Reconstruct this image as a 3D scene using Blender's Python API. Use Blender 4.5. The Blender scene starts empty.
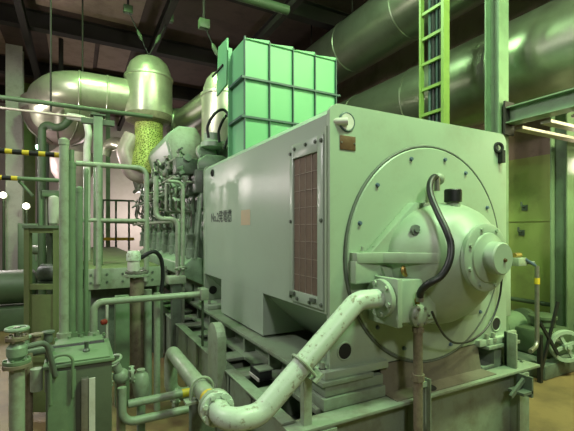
import bpy, bmesh, math, random
from mathutils import Vector, Matrix
random.seed(7)
sc = bpy.context.scene
COL = sc.collection
PI = math.pi
# ------------------------------------------------------------------ camera
YAW = math.radians(28.2); FPX = 393.0; CX, HY = 287.0, 230.0; EYE = 1.6
CS, SN = math.cos(YAW), math.sin(YAW)
cam = bpy.data.cameras.new('camera'); co = bpy.data.objects.new('camera', cam); COL.objects.link(co)
cam.sensor_width = 36; cam.lens = 36*FPX/574; cam.shift_y = (HY-215.5)/574; cam.clip_start = 0.05
co.location = (0, 0, EYE); co.rotation_euler = (PI/2, 0, -YAW)
sc.camera = co
def P(px, py, d):
    """point seen at pixel (px,py) of the photo, d metres into the hall"""
    r = (px-CX)/FPX*d; u = (HY-py)/FPX*d
    return Vector((d*SN+r*CS, d*CS-r*SN, EYE+u))
def PX(px, py, x=None, y=None, z=None):
    q = (px-CX)/FPX; u = (HY-py)/FPX
    dx, dy = SN+q*CS, CS-q*SN
    d = x/dx if x is not None else (y/dy if y is not None else (z-EYE)/u)
    return Vector((d*dx, d*dy, EYE+u*d))
# ------------------------------------------------------------------ materials
def srgb(h):
    c = [int(h[i:i+2], 16)/255 for i in (0, 2, 4)]
    return tuple(v/12.92 if v <= .04045 else ((v+.055)/1.055)**2.4 for v in c)
def mat(name, hexc, rough=.5, metal=0., dirt=.35, dirtc='4a4434', scale=3., bump=.02, spec=.5, emit=None, strength=0, fine=40., lo=.48, hi=.75):
    m = bpy.data.materials.new(name); m.use_nodes = True
    nt = m.node_tree; N = nt.nodes; L = nt.links
    b = N['Principled BSDF']
    tc = N.new('ShaderNodeTexCoord')
    geo = N.new('ShaderNodeNewGeometry')
    n1 = N.new('ShaderNodeTexNoise'); n1.inputs['Scale'].default_value = scale; n1.inputs['Detail'].default_value = 8; n1.inputs['Roughness'].default_value = .7
    L.new(geo.outputs['Position'], n1.inputs['Vector'])
    mr = N.new('ShaderNodeMapRange'); mr.inputs[1].default_value = lo; mr.inputs[2].default_value = hi; mr.inputs[3].default_value = 0; mr.inputs[4].default_value = dirt
    L.new(n1.outputs['Fac'], mr.inputs[0])
    mx = N.new('ShaderNodeMix'); mx.data_type = 'RGBA'
    mx.inputs[6].default_value = (*srgb(hexc), 1); mx.inputs[7].default_value = (*srgb(dirtc), 1)
    L.new(mr.outputs[0], mx.inputs[0])
    L.new(mx.outputs[2], b.inputs['Base Color'])
    b.inputs['Roughness'].default_value = rough; b.inputs['Metallic'].default_value = metal
    b.inputs['Specular IOR Level'].default_value = spec
    if bump:
        n2 = N.new('ShaderNodeTexNoise'); n2.inputs['Scale'].default_value = fine; n2.inputs['Detail'].default_value = 4
        L.new(geo.outputs['Position'], n2.inputs['Vector'])
        bp = N.new('ShaderNodeBump'); bp.inputs['Strength'].default_value = bump*5; bp.inputs['Distance'].default_value = .01
        L.new(n2.outputs['Fac'], bp.inputs['Height']); L.new(bp.outputs[0], b.inputs['Normal'])
    if emit:
        b.inputs['Emission Color'].default_value = (*srgb(emit), 1); b.inputs['Emission Strength'].default_value = strength
    return m
M = {}
M['gen'] = mat('mint_paint', '98ad92', .42, dirt=.5, dirtc='858a74', scale=2.6, bump=.006)
M['side'] = mat('mint_paint_grey_lit', '9fb19e', .26, dirt=.25, dirtc='8f9680', scale=1.2, bump=.004)  # same paint as the end shield; greyer light on the flank put into colour
M['pipe'] = mat('pale_green_pipe_paint', '8d9c84', .42, dirt=.6, dirtc='65624f', scale=14, bump=.02)
M['flake'] = mat('chipped_pale_paint', 'b4c6b0', .4, dirt=.8, dirtc='776f58', scale=22, bump=.03, lo=.56, hi=.64)
M['hall'] = mat('hall_green_paint', '677f60', .45, dirt=.5, dirtc='43483a', scale=5, bump=.015)
M['deep'] = mat('deep_green_paint', '46583f', .5, dirt=.5, dirtc='2c2c22', scale=5, bump=.02)
M['frame'] = mat('base_green_paint', '80907a', .5, dirt=.75, dirtc='5f5a46', scale=5, bump=.02)
M['engine'] = mat('engine_green_paint', '7d957a', .4, dirt=.6, dirtc='303a30', scale=8, bump=.02)
M['engdark'] = mat('oily_engine_paint', '5a6658', .42, dirt=.7, dirtc='1f2320', scale=9, bump=.02)
M['cover'] = mat('grey_green_cover_paint', '8fa38c', .4, dirt=.35, dirtc='5f6b60', scale=3, bump=.01)
M['duct'] = mat('duct_green_paint', '6bab7b', .42, dirt=.2, dirtc='6c9a78', scale=2, bump=.006)
M['ductrib'] = mat('duct_rib_paint', '3c5650', .45, dirt=.2, dirtc='2d403a', scale=4, bump=.006)
M['clad'] = mat('aluminium_cladding', 'c4c8ae', .36, .65, dirt=.45, dirtc='6a6a55', scale=3.5, bump=.02, fine=12)
M['bigduct'] = mat('galvanised_duct_cladding', '8f9582', .33, .85, dirt=.4, dirtc='5b5a48', scale=1.5, bump=.012, fine=7)
M['lag'] = mat('pinkish_lagging', 'b5a6a0', .42, .2, dirt=.5, dirtc='6d5f5a', scale=4, bump=.04, fine=10)
M['mesh'] = mat('expanded_metal_lagging', 'a9b86a', .45, .3, dirt=.3, dirtc='6a7438', scale=8, bump=.04)
M['rust'] = mat('rusty_brown_pipe', '817a64', .6, .2, dirt=.7, dirtc='3e3325', scale=16, bump=.03)
M['steel'] = mat('worn_steel', '9a9a90', .4, .8, dirt=.4, dirtc='55503f', scale=20, bump=.02)
M['blue'] = mat('blue_grey_nut', '5f7485', .45, .3, dirt=.3, scale=20, bump=.01)
M['black'] = mat('black_rubber', '17191a', .45, dirt=.4, dirtc='2c2c28', scale=20, bump=.01)
M['dark'] = mat('dark_recess', '1b1d19', .8, dirt=.3, dirtc='2b2620', scale=6, bump=0)
M['brass'] = mat('dull_brass', 'a08a4a', .4, .7, dirt=.4, scale=20, bump=.02)
M['nameplate'] = mat('brown_nameplate', '6a5038', .4, .3, dirt=.5, dirtc='8a7a5a', scale=30, bump=.01)
M['tan'] = mat('faded_tan_sticker', 'b3a487', .6, dirt=.5, dirtc='9aa08a', scale=14, bump=0)
M['white'] = mat('off_white_paint', 'c9ccbf', .5, dirt=.4, dirtc='8a8672', scale=8, bump=.01)
M['yellow'] = mat('yellow_tape', 'c9b02c', .5, dirt=.3, dirtc='6d6224', scale=20, bump=.01)
M['chart'] = mat('yellow_green_paint_or_light', '7f9a4c', .45, dirt=.5, dirtc='5c6440', scale=6, bump=.01)
M['red'] = mat('red_paint', '9c2f28', .5, dirt=.3, scale=20, bump=0)
M['grille'] = mat('brown_filter_mesh', '6b5c4c', .7, .1, dirt=.6, dirtc='4a4a3c', scale=9, bump=.08, fine=120)
M['sheet'] = mat('dirty_floor_sheet', '6f6c5c', .5, dirt=.7, dirtc='45402f', scale=6, bump=.02)
M['lampglow'] = mat('lamp_glow', 'fff2dc', .5, dirt=0, bump=0, emit='fff0d8', strength=14)
M['lampgreen'] = mat('small_green_lamp_glow', 'd8ffe4', .5, dirt=0, bump=0, emit='c4ffd8', strength=8)
M['textblack'] = mat('black_lettering', '24302a', .5, dirt=.3, dirtc='5b665c', scale=30, bump=0)
M['floor'] = mat('painted_floor', '7c6a45', .5, dirt=.8, dirtc='4a3d2c', scale=1.5, bump=.01, lo=.42, hi=.7)
M['wally'] = mat('yellow_green_wall_sheet', '95a05a', .5, dirt=.6, dirtc='6a6a42', scale=2, bump=.01)
M['wallb'] = mat('brown_stained_wall', '917d6e', .6, dirt=.6, dirtc='4a3a34', scale=3, bump=.02)
M['wallp'] = mat('pinkish_wall_sheet', 'b3aaa4', .6, dirt=.4, dirtc='8a7d76', scale=1.5, bump=.01)
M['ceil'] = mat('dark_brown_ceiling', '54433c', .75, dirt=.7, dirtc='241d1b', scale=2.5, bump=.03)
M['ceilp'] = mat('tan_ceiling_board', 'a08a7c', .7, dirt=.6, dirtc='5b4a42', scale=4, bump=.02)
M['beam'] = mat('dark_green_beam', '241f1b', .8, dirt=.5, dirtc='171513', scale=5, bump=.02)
def stripe_mat():
    m = mat('black_yellow_stripe', 'b8a22a', .5, dirt=.3, dirtc='5a5020', scale=20, bump=0)
    nt = m.node_tree; N = nt.nodes; L = nt.links; b = N['Principled BSDF']
    g = N.new('ShaderNodeNewGeometry'); sx = N.new('ShaderNodeSeparateXYZ'); L.new(g.outputs['Position'], sx.inputs[0])
    a = N.new('ShaderNodeMath'); a.operation = 'MULTIPLY'; a.inputs[1].default_value = 9.3; L.new(sx.outputs[0], a.inputs[0])
    f = N.new('ShaderNodeMath'); f.operation = 'FRACT'; L.new(a.outputs[0], f.inputs[0])
    gt = N.new('ShaderNodeMath'); gt.operation = 'GREATER_THAN'; gt.inputs[1].default_value = .58; L.new(f.outputs[0], gt.inputs[0])
    mx = N.new('ShaderNodeMix'); mx.data_type = 'RGBA'; mx.inputs[6].default_value = (.008, .008, .008, 1); mx.inputs[7].default_value = (*srgb('cdb52e'), 1)
    L.new(gt.outputs[0], mx.inputs[0]); L.new(mx.outputs[2], b.inputs['Base Color'])
    return m
M['frameseam'] = mat('grey_seam_rubber', '5b665a', .55, dirt=.6, dirtc='343a33', scale=8, bump=0)
M['tankgreen'] = mat('dark_tank_paint', '515b48', .5, dirt=.6, dirtc='3c4236', scale=5, bump=.015)
M['engbright'] = mat('bright_engine_cover_paint', '8fb48c', .4, dirt=.5, dirtc='4a5a48', scale=8, bump=.015)
M['wirey'] = mat('tarnished_grid_wire', '9a9284', .5, .3, dirt=.4, dirtc='6d6555', scale=12, bump=0)
M['frameyel'] = mat('dull_yellow_green_paint', '6c7b50', .85, dirt=.5, dirtc='4d5238', scale=6, bump=.01, spec=.15)
M['stripe'] = stripe_mat()
def holes_mat():
    m = mat('expanded_mesh_lagging', 'a9b86a', .45, .2, dirt=.2, dirtc='6a7438', scale=8, bump=0)  # yellow-green lamp reflection is put into the mesh colours
    nt = m.node_tree; N = nt.nodes; L = nt.links; b = N['Principled BSDF']
    g = N.new('ShaderNodeNewGeometry'); v = N.new('ShaderNodeTexVoronoi'); v.inputs['Scale'].default_value = 26; v.feature = 'DISTANCE_TO_EDGE'
    L.new(g.outputs['Position'], v.inputs['Vector'])
    gt = N.new('ShaderNodeMapRange'); gt.inputs[1].default_value = .06; gt.inputs[2].default_value = .22; L.new(v.outputs['Distance'], gt.inputs[0])
    mx = N.new('ShaderNodeMix'); mx.data_type = 'RGBA'; mx.inputs[6].default_value = (*srgb('c9d878'), 1); mx.inputs[7].default_value = (*srgb('76863a'), 1)
    L.new(gt.outputs[0], mx.inputs[0]); L.new(mx.outputs[2], b.inputs['Base Color'])
    bp = N.new('ShaderNodeBump'); bp.inputs['Strength'].default_value = .6; bp.inputs['Distance'].default_value = .03
    L.new(v.outputs['Distance'], bp.inputs['Height']); L.new(bp.outputs[0], b.inputs['Normal'])
    return m
M['mesh'] = holes_mat()
# ------------------------------------------------------------------ mesh builder
class MB:
    def __init__(s): s.bm = bmesh.new()
    def _take(s, tmp):
        me = bpy.data.meshes.new('t'); tmp.to_mesh(me); tmp.free(); s.bm.from_mesh(me); bpy.data.meshes.remove(me)
        return s
    def poly3(s, verts, faces, bev=0, seg=2):
        t = bmesh.new(); vs = [t.verts.new(v) for v in verts]
        for f in faces:
            try: t.faces.new([vs[i] for i in f])
            except ValueError: pass
        bmesh.ops.recalc_face_normals(t, faces=t.faces)
        if bev: bmesh.ops.bevel(t, geom=list(t.edges), offset=bev, segments=seg, profile=.5, affect='EDGES')
        return s._take(t)
    def box(s, x0, x1, y0, y1, z0, z1, bev=0, seg=2):
        v = [(x, y, z) for x in (x0, x1) for y in (y0, y1) for z in (z0, z1)]
        return s.poly3(v, [(0,1,3,2), (4,6,7,5), (0,4,5,1), (2,3,7,6), (0,2,6,4), (1,5,7,3)], bev, seg)
    def obox(s, c, ux, uy, uz, bev=0):
        """box about centre c with half-extent vectors"""
        c, ux, uy, uz = map(Vector, (c, ux, uy, uz))
        v = [c+a*ux+b*uy+d*uz for a in (-1, 1) for b in (-1, 1) for d in (-1, 1)]
        return s.poly3(v, [(0,1,3,2), (4,6,7,5), (0,4,5,1), (2,3,7,6), (0,2,6,4), (1,5,7,3)], bev)
    def bar(s, a, b, w, h, up=(0, 0, 1), bev=0):
        a, b = Vector(a), Vector(b); d = (b-a); u = Vector(up)
        x = d.cross(u).normalized(); u2 = x.cross(d).normalized()
        return s.obox((a+b)/2, d/2, x*w/2, u2*h/2, bev)
    def prism(s, pts, axis, a0, a1, bev=0, seg=2):
        """polygon pts in the two other axes, extruded along axis from a0 to a1"""
        def mk(p, a):
            if axis == 'x': return (a, p[0], p[1])
            if axis == 'y': return (p[0], a, p[1])
            return (p[0], p[1], a)
        n = len(pts); v = [mk(p, a0) for p in pts]+[mk(p, a1) for p in pts]
        f = [tuple(range(n)), tuple(range(2*n-1, n-1, -1))]+[(i, (i+1) % n, n+(i+1) % n, n+i) for i in range(n)]
        return s.poly3(v, f, bev, seg)
    def lathe(s, prof, origin, axis=(0, 0, 1), seg=32, closed=False):
        """prof: list of (radius, distance along axis)"""
        o = Vector(origin); ax = Vector(axis).normalized()
        e1 = ax.orthogonal().normalized(); e2 = ax.cross(e1)
        t = bmesh.new(); rings = []
        for r, h in prof:
            if r < 1e-6: rings.append([t.verts.new(o+ax*h)])
            else: rings.append([t.verts.new(o+ax*h+(e1*math.cos(2*PI*i/seg)+e2*math.sin(2*PI*i/seg))*r) for i in range(seg)])
        pairs = list(zip(rings, rings[1:]))
        if closed: pairs.append((rings[-1], rings[0]))
        for A, B in pairs:
            if len(A) == 1 and len(B) == 1: continue
            for i in range(seg):
                j = (i+1) % seg
                if len(A) == 1: t.faces.new((A[0], B[i], B[j]))
                elif len(B) == 1: t.faces.new((A[i], A[j], B[0]))
                else: t.faces.new((A[i], A[j], B[j], B[i]))
        if not closed:
            if len(rings[0]) > 1: t.faces.new(list(reversed(rings[0])))
            if len(rings[-1]) > 1: t.faces.new(rings[-1])
        bmesh.ops.recalc_face_normals(t, faces=t.faces)
        return s._take(t)
    def cyl(s, a, b, r, r2=None, seg=20):
        a, b = Vector(a), Vector(b)
        return s.lathe([(r, 0), (r if r2 is None else r2, (b-a).length)], a, b-a, seg)
    def ring(s, c, axis, R, r, seg=40, ms=8):
        return s.lathe([(R+r*math.cos(2*PI*k/ms), r*math.sin(2*PI*k/ms)) for k in range(ms)], c, axis, seg, closed=True)
    def ball(s, c, r, seg=16, sz=1.):
        n = 8
        return s.lathe([(r*math.sin(PI*k/n) if 0 < k < n else 0, -r*sz*math.cos(PI*k/n)) for k in range(n+1)], c, (0, 0, 1), seg)
    def tube(s, pts, r, fil=0, seg=14, arc=6, caps=True):
        pts = [Vector(p) for p in pts]; path = []
        rad = None
        for i, p in enumerate(pts):
            if fil and 0 < i < len(pts)-1:
                a, b = pts[i-1]-p, pts[i+1]-p
                la, lb = a.length, b.length; a.normalize(); b.normalize()
                ang = a.angle(b, PI)
                if ang > 3.05: path.append(p); continue
                t = min(fil/math.tan(ang/2), la*.49 if i > 1 else la*.95, lb*.49 if i < len(pts)-2 else lb*.95)
                A, B = p+a*t, p+b*t
                n = a.cross(b).normalized(); R = t*math.tan(ang/2)
                cen = p+(a+b).normalized()*math.sqrt(R*R+t*t)
                v0 = A-cen; tot = PI-ang
                sign = 1 if (Matrix.Rotation(tot, 3, n) @ v0 - (B-cen)).length < (Matrix.Rotation(-tot, 3, n) @ v0 - (B-cen)).length else -1
                for k in range(arc+1): path.append(cen+Matrix.Rotation(sign*tot*k/arc, 3, n) @ v0)
            else: path.append(p)
        q = [path[0]]
        for p in path[1:]:
            if (p-q[-1]).length > 1e-5: q.append(p)
        path = q
        t = bmesh.new(); rings = []
        d = (path[1]-path[0]).normalized(); e = d.orthogonal().normalized()
        for i, p in enumerate(path):
            d0 = (path[i]-path[i-1]).normalized() if i else (path[1]-path[0]).normalized()
            d1 = (path[i+1]-path[i]).normalized() if i < len(path)-1 else d0
            tg = (d0+d1).normalized() if (d0+d1).length > 1e-6 else d0
            e = (e-tg*e.dot(tg)).normalized(); f = tg.cross(e)
            k = 1/max(.5, math.sqrt(max(0.01, (1+d0.dot(d1))/2)))
            rr = r[i] if isinstance(r, (list, tuple)) else r
            rings.append([t.verts.new(p+(e*math.cos(2*PI*j/seg)+f*math.sin(2*PI*j/seg))*rr) for j in range(seg)])
        for A, B in zip(rings, rings[1:]):
            for j in range(seg): t.faces.new((A[j], A[(j+1) % seg], B[(j+1) % seg], B[j]))
        if caps: t.faces.new(list(reversed(rings[0]))); t.faces.new(rings[-1])
        bmesh.ops.recalc_face_normals(t, faces=t.faces)
        return s._take(t)
    def spline(s, pts, r, seg=14, n=6):
        p = [Vector(q) for q in pts]; p = [p[0]*2-p[1]]+p+[p[-1]*2-p[-2]]; out = []
        for i in range(1, len(p)-2):
            for k in range(n):
                t = k/n; a, b, c, d = p[i-1:i+3]
                out.append(.5*(2*b+(c-a)*t+(2*a-5*b+4*c-d)*t*t+(3*b-a-3*c+d)*t**3))
        return s.tube(out+[p[-2]], r, 0, seg)
    def flange(s, c, axis, R, th, nb=8, br=None):
        c = Vector(c); ax = Vector(axis).normalized()
        s.lathe([(R*.97, -th/2), (R, -th*.4), (R, th*.4), (R*.97, th/2)], c, ax, 28)
        e1 = ax.orthogonal().normalized(); e2 = ax.cross(e1); br = br or R*.11
        for k in range(nb):
            q = c+(e1*math.cos(2*PI*(k+.5)/nb)+e2*math.sin(2*PI*(k+.5)/nb))*R*.82
            s.lathe([(br, -th*.9), (br, th*.9)], q, ax, 6)
        return s
    def bolt(s, c, axis, r=.014, h=.014):
        return s.lathe([(r*1.35, -.004), (r*1.35, .003), (r, .003), (r, h)], c, axis, 6)
    def ibeam(s, a, b, w, h, t=.012, up=(0, 0, 1)):
        a, b = Vector(a), Vector(b); d = (b-a); u = Vector(up); x = d.cross(u).normalized(); u2 = x.cross(d).normalized()
        m = (a+b)/2
        s.obox(m+u2*(h/2-t/2), d/2, x*w/2, u2*t/2); s.obox(m-u2*(h/2-t/2), d/2, x*w/2, u2*t/2)
        s.obox(m, d/2, x*t/2, u2*(h/2-t))
        return s
def world_off(o):
    v = Vector((0, 0, 0))
    while o is not None: v = v+o.location; o = o.parent
    return v
def part(name, mb, m, parent, label=None):
    bm = mb.bm
    for f in bm.faces: f.smooth = True
    for e in bm.edges:
        if len(e.link_faces) == 2: e.smooth = e.calc_face_angle(0) < .62
    me = bpy.data.meshes.new(name); bm.to_mesh(me); bm.free()
    me.materials.append(M[m] if isinstance(m, str) else m)
    o = bpy.data.objects.new(name, me); COL.objects.link(o)
    if parent is not None:
        o.location = -world_off(parent); o.parent = parent
    if label: o['label'] = label
    return o
def tag(o, label, cat, group=None):
    o['label'] = label; o['category'] = cat
    if group: o['group'] = group
    return o
def thing(name, label, cat, loc=(0, 0, 0), group=None):
    o = bpy.data.objects.new(name, None); COL.objects.link(o); o.location = loc; o.empty_display_size = .1
    return tag(o, label, cat, group)
def single(name, mb, m, label, cat, group=None):
    o = part(name, mb, m, None)
    me = o.data; xs = [v.co for v in me.vertices]
    c = Vector(((min(v.x for v in xs)+max(v.x for v in xs))/2, (min(v.y for v in xs)+max(v.y for v in xs))/2, min(v.z for v in xs)))
    me.transform(Matrix.Translation(-c)); o.location = c
    return tag(o, label, cat, group)
def struct(name, mb, m, label=None, parent=None):
    o = part(name, mb, m, parent); o['kind'] = 'structure'
    if label: o['label'] = label
    return o
def copy_tree(o, loc=None, label=None, parent=None, rotz=None):
    c = o.copy(); COL.objects.link(c); c.parent = parent
    if loc is not None: c.location = loc
    if rotz is not None: c.rotation_euler.z = rotz
    if label: c['label'] = label
    for ch in list(o.children): copy_tree(ch, parent=c)
    return c
# ------------------------------------------------------------------ hall shell
CEIL = 6.1; WX = 5.6; BY = 17.0
struct('floor', MB().box(-9, WX+.1, -4, BY+.1, -.2, 0), 'floor')
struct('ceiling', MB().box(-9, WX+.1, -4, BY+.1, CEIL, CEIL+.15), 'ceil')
# side wall: two courses of profiled sheets
mb = MB()
mb.box(WX, WX+.1, -4, BY, 0, 2.62)
for k in range(14):
    y = -3.6+k*1.5
    mb.box(WX-.012, WX, y, y+.03, 0, 2.62)
mb.box(WX-.015, WX, -4, BY, 1.72, 1.745)
wr = struct('wall_right', mb, 'wally')
struct('wall_sheet_upper', MB().box(WX, WX+.1, -4, BY, 2.62, CEIL), 'wallb', parent=wr)
struct('wall_back', MB().box(-9, WX, BY, BY+.1, 0, CEIL), 'wallp')
struct('wall_left', MB().box(-9.1, -9, -4, BY, 0, CEIL), 'wallp')
struct('wall_front', MB().box(-9, WX, -4.1, -4, 0, CEIL), 'wallb')
# ceiling beams and boards
for k, (y, h) in enumerate(((4.3, .3), (6.7, .34), (9.6, .36), (12.5, .4), (15, .4))):
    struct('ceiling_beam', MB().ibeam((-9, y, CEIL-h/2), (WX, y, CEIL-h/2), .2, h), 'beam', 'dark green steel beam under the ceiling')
for k, x in enumerate((-3.2, -.9, 1.5, 3.4)):
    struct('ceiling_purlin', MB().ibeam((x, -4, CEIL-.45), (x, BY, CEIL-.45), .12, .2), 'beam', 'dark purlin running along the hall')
bds = ((-3.0, 5.0, 1.9, 1.4), (-.6, 5.2, 1.7, 1.2), (-2.9, 7.2, 1.7, 2.0), (-.7, 7.3, 1.9, 1.9), (-3.0, 10.3, 1.5, 1.9), (-.6, 10.2, 1.0, 2.0), (.5, 10.4, .7, 1.6))
for (x, y, w, d) in bds:
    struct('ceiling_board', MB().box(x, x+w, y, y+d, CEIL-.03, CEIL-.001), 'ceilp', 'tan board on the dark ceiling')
# columns
def column(px, d, w, m, label, z1=CEIL, name='steel_column'):
    p = P(px, 230, d)
    mb = MB().ibeam((p.x, p.y, 0), (p.x, p.y, z1), w, w, .016, up=(0, 1, 0))
    mb.box(p.x-w*.8, p.x+w*.8, p.y-w*.8, p.y+w*.8, 0, .03)
    return struct(name, mb, m, label)
column(15, 9.7, .34, 'white', 'pale green steel column standing on the brown floor')
column(28, 12.2, .36, 'chart', 'column behind the pale one with yellow-green light put into its colour')  # green lamp light on this column is put into its colour
column(43, 10.8, .27, 'deep', 'dark green column behind the small white filter')
column(496.5, 4.25, .165, 'hall', 'green steel column rising behind the generator')
column(563, 4.95, .2, 'hall', 'green column against the yellow-green wall')
column(108, 12.5, .12, 'hall', 'thin green stanchion before the pinkish wall')
# ------------------------------------------------------------------ overhead ducts
def long_duct(name, x, z, r, label, y0=-3.5, y1=11):
    t = thing(name, label, 'duct', (x, y0, z-r))
    part('casing', MB().lathe([(r, 0), (r, y1-y0)], (x, y0, z), (0, 1, 0), 56), 'bigduct', t)
    k = 0; y = y0+.7
    while y < y1:
        part('joint_band', MB().lathe([(r+.001, -.03), (r+.012, -.02), (r+.012, .02), (r+.001, .03)], (x, y, z), (0, 1, 0), 56), 'bigduct', t)
        part('hanger', MB().cyl((x, y, z+r*.98), (x, y, CEIL), .012, seg=8) if z > 4.5 else MB().cyl((x+r*.98, y, z), (WX, y, z), .03, seg=8), 'beam', t)
        y += 1.45
    return t
long_duct('exhaust_duct', 4.86, 3.62, .56, 'big round metal-clad duct passing behind the green column')
long_duct('exhaust_duct', 4.55, 5.03, .47, 'upper round metal-clad duct under the dark ceiling')
# bracket beam on the column
ca = P(497.5, 230, 4.25)
t = thing('bracket_beam', 'green channel bracket arm fixed to the column by the duct', 'bracket', (ca.x, ca.y, 2.7))
mb = MB(); bx0 = ca.x+.02
mb.box(bx0-.01, bx0+.0, .6, ca.y-.1, 2.72, 2.88); mb.box(bx0-.08, bx0+.09, .6, ca.y-.1, 2.872, 2.885); mb.box(bx0-.08, bx0+.09, .6, ca.y-.1, 2.715, 2.728)
part('arm', mb, 'hall', t)
mb = MB()
for k in range(4): mb.bar((bx0+.1, ca.y-.15-k*.28, 2.68), (WX-.02, ca.y-.15-k*.28, 2.68), .1, .03)
part('cross_slat', mb, 'lag', t)
part('bracket_plate', MB().box(bx0-.09, bx0+.07, ca.y-.13, ca.y-.11, 2.6, 2.95), 'beam', t)
# vertical cable ladder
cl = PX(433, 230, x=3.83)
t = thing('cable_ladder', 'tall yellow-green vertical cable ladder carrying dark cables', 'cable ladder', (cl.x, cl.y, 0))
ux = Vector((0, -1, 0)); uy = Vector((1, 0, 0)); W2 = .18
for s, nm in ((-1, 'rail'), (1, 'rail')):
    c = cl+ux*s*W2; c.z = CEIL/2
    part(nm, MB().obox(c, ux*(.014 if s < 0 else .02), uy*(.03 if s < 0 else .05), Vector((0, 0, CEIL/2))), 'chart', t)
for k in range(19):
    z = .2+k*.315; c = Vector((cl.x, cl.y, z))
    part('rung', MB().obox(c, ux*W2, uy*.015, Vector((0, 0, .018))), 'chart', t)
for k, (o, r) in enumerate(((-.085, .022), (-.03, .026), (.03, .022), (.085, .026))):
    c = cl+ux*o+uy*.045
    single('power_cable', MB().tube([(c.x, c.y, 0), (c.x, c.y, CEIL)], r, seg=10), 'black' if k % 2 else 'ductrib',
           ('thin grey-green cable at the outer edge of the cable ladder', 'black cable beside the outer grey-green one on the cable ladder',
            'grey-green cable in the middle of the cable ladder', 'black cable beside the wide flange of the cable ladder')[k], 'cable', 'cables on the vertical ladder')
# ------------------------------------------------------------------ generator
GX0, GX1, GY0, GY1, GZ0, GZ1 = 1.37, 3.10, 1.99, 4.69, .72, 2.37
SX, SZ = 2.235, 1.43
g = thing('generator', 'big pale green box-shaped generator with a round end shield on a steel base', 'generator', (SX, 3.3, GZ0))
# body: middle block full height, ends with sloping undersides
mb = MB()
def section(x_in): return [(GX0, 1.075), (GX0, GZ1-.05), (GX0+.05, GZ1), (GX1-.05, GZ1), (GX1, GZ1-.05), (GX1, 1.075), (GX1-x_in, GZ0), (GX0+x_in, GZ0)]
mb.prism(section(.41), 'y', GY0+.03, GY1-.03)
mb.prism([(GX0+.001, GZ0), (GX0+.001, 1.2), (GX1-.001, 1.2), (GX1-.001, GZ0)], 'y', 2.977, 4.05)
part('body', mb, 'side', g)
def endplate(y0, y1):
    r = .07; p = []
    for cx, cz, a0 in ((GX0-.006+r, GZ1+.012-r, 180), (GX1+.006-r, GZ1+.012-r, 90)):
        p += [(cx+r*math.cos(math.radians(a0-k*18)), cz+r*math.sin(math.radians(a0-k*18))) for k in range(6)]
    p += [(GX1+.006, GZ0), (GX0-.006, GZ0)]
    return MB().prism(p, 'y', y0, y1)
part('end_plate', endplate(GY0, GY0+.035), 'gen', g)
part('end_plate', endplate(GY1-.035, GY1), 'gen', g)
# lower corner holes, lifting holes
for (x, z, r) in ((1.475, .845, .05), (2.97, .845, .05)):
    part('plate_hole', MB().lathe([(r, 0), (r, .004)], (x, GY0-.003, z), (0, 1, 0), 24), 'dark', g)
    part('hole_rim', MB().ring((x, GY0-.002, z), (0, 1, 0), r+.004, .006, 24), 'gen', g)
q = PX(213, 290, y=GY1-.04)
part('plate_hole', MB().lathe([(.05, 0), (.05, .004)], (q.x, GY1-.039, q.z), (0, 1, 0), 20), 'dark', g)
q = PX(345, 121, y=GY0)
part('lifting_hole', MB().ring((q.x+.012, GY0-.003, q.z-.005), (0, 1, 0), .056, .007, 28), 'ductrib', g)
mb = MB(); mb.cyl((q.x-.075, GY0+.02, q.z-.01), (q.x+.0, GY0-.03, q.z-.01), .024); mb.lathe([(.05, 0), (.054, .006), (.05, .012)], (q.x+.012, GY0-.01, q.z-.005), (0, 1, 0), 24)
part('lifting_pin', mb, 'white', g)
q = PX(497, 148, y=GY0)
mb = MB().ring((q.x, GY0-.012, q.z), (.4, 1, 0), .034, .013, 20)
mb.obox((q.x+.03, GY0-.02, q.z-.07), (.02, 0, 0), (0, .02, 0), (0, 0, .05))
part('lifting_eye', mb, 'dark', g)
q = PX(213, 173, x=GX0)
part('lifting_eye', MB().ring((GX0-.008, q.y, q.z), (1, 0, 0), .03, .012, 18), 'dark', g)
# vent with filter
v = part('vent_frame', (lambda m: [m.box(GX0-.022, GX0-.001, a, b, c, d, .003) for a, b, c, d in ((2.045, 2.11, 1.1, 2.2), (2.43, 2.475, 1.1, 2.2), (2.11, 2.43, 2.1, 2.2), (2.11, 2.43, 1.1, 1.175))] and m)(MB()), 'side', g)
fl = part('filter_mesh', MB().box(GX0-.008, GX0+.01, 2.108, 2.432, 1.172, 2.102), 'grille', v)
mb = MB()
for k in range(1, 4): mb.box(GX0-.013, GX0-.008, 2.11+.32*k/4-.0015, 2.11+.32*k/4+.0015, 1.175, 2.1)
for k in range(1, 8): mb.box(GX0-.012, GX0-.008, 2.11, 2.43, 1.175+.925*k/8-.0015, 1.175+.925*k/8+.0015)
part('grid_wire', mb, 'wirey', v)
for (y, z) in ((2.06, 2.16), (2.13, 2.165), (2.25, 2.17), (2.4, 2.165), (2.46, 2.14), (2.06, 1.66), (2.455, 1.66), (2.06, 1.13), (2.2, 1.125), (2.36, 1.125), (2.455, 1.13)):
    part('vent_bolt', MB().bolt((GX0-.022, y, z), (-1, 0, 0), .011, .012), 'engdark', v)
mb = MB(); mb.box(GX0-.016, GX0, 2.015, 2.035, 1.08, 2.24)
part('edge_strip', mb, 'gen', g)
for (y, z) in ((2.15, 1.148), (2.42, 1.155)):
    part('vent_latch', MB().box(GX0-.04, GX0-.02, y-.03, y+.03, z-.014, z+.014, .004), 'engdark', v)
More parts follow.
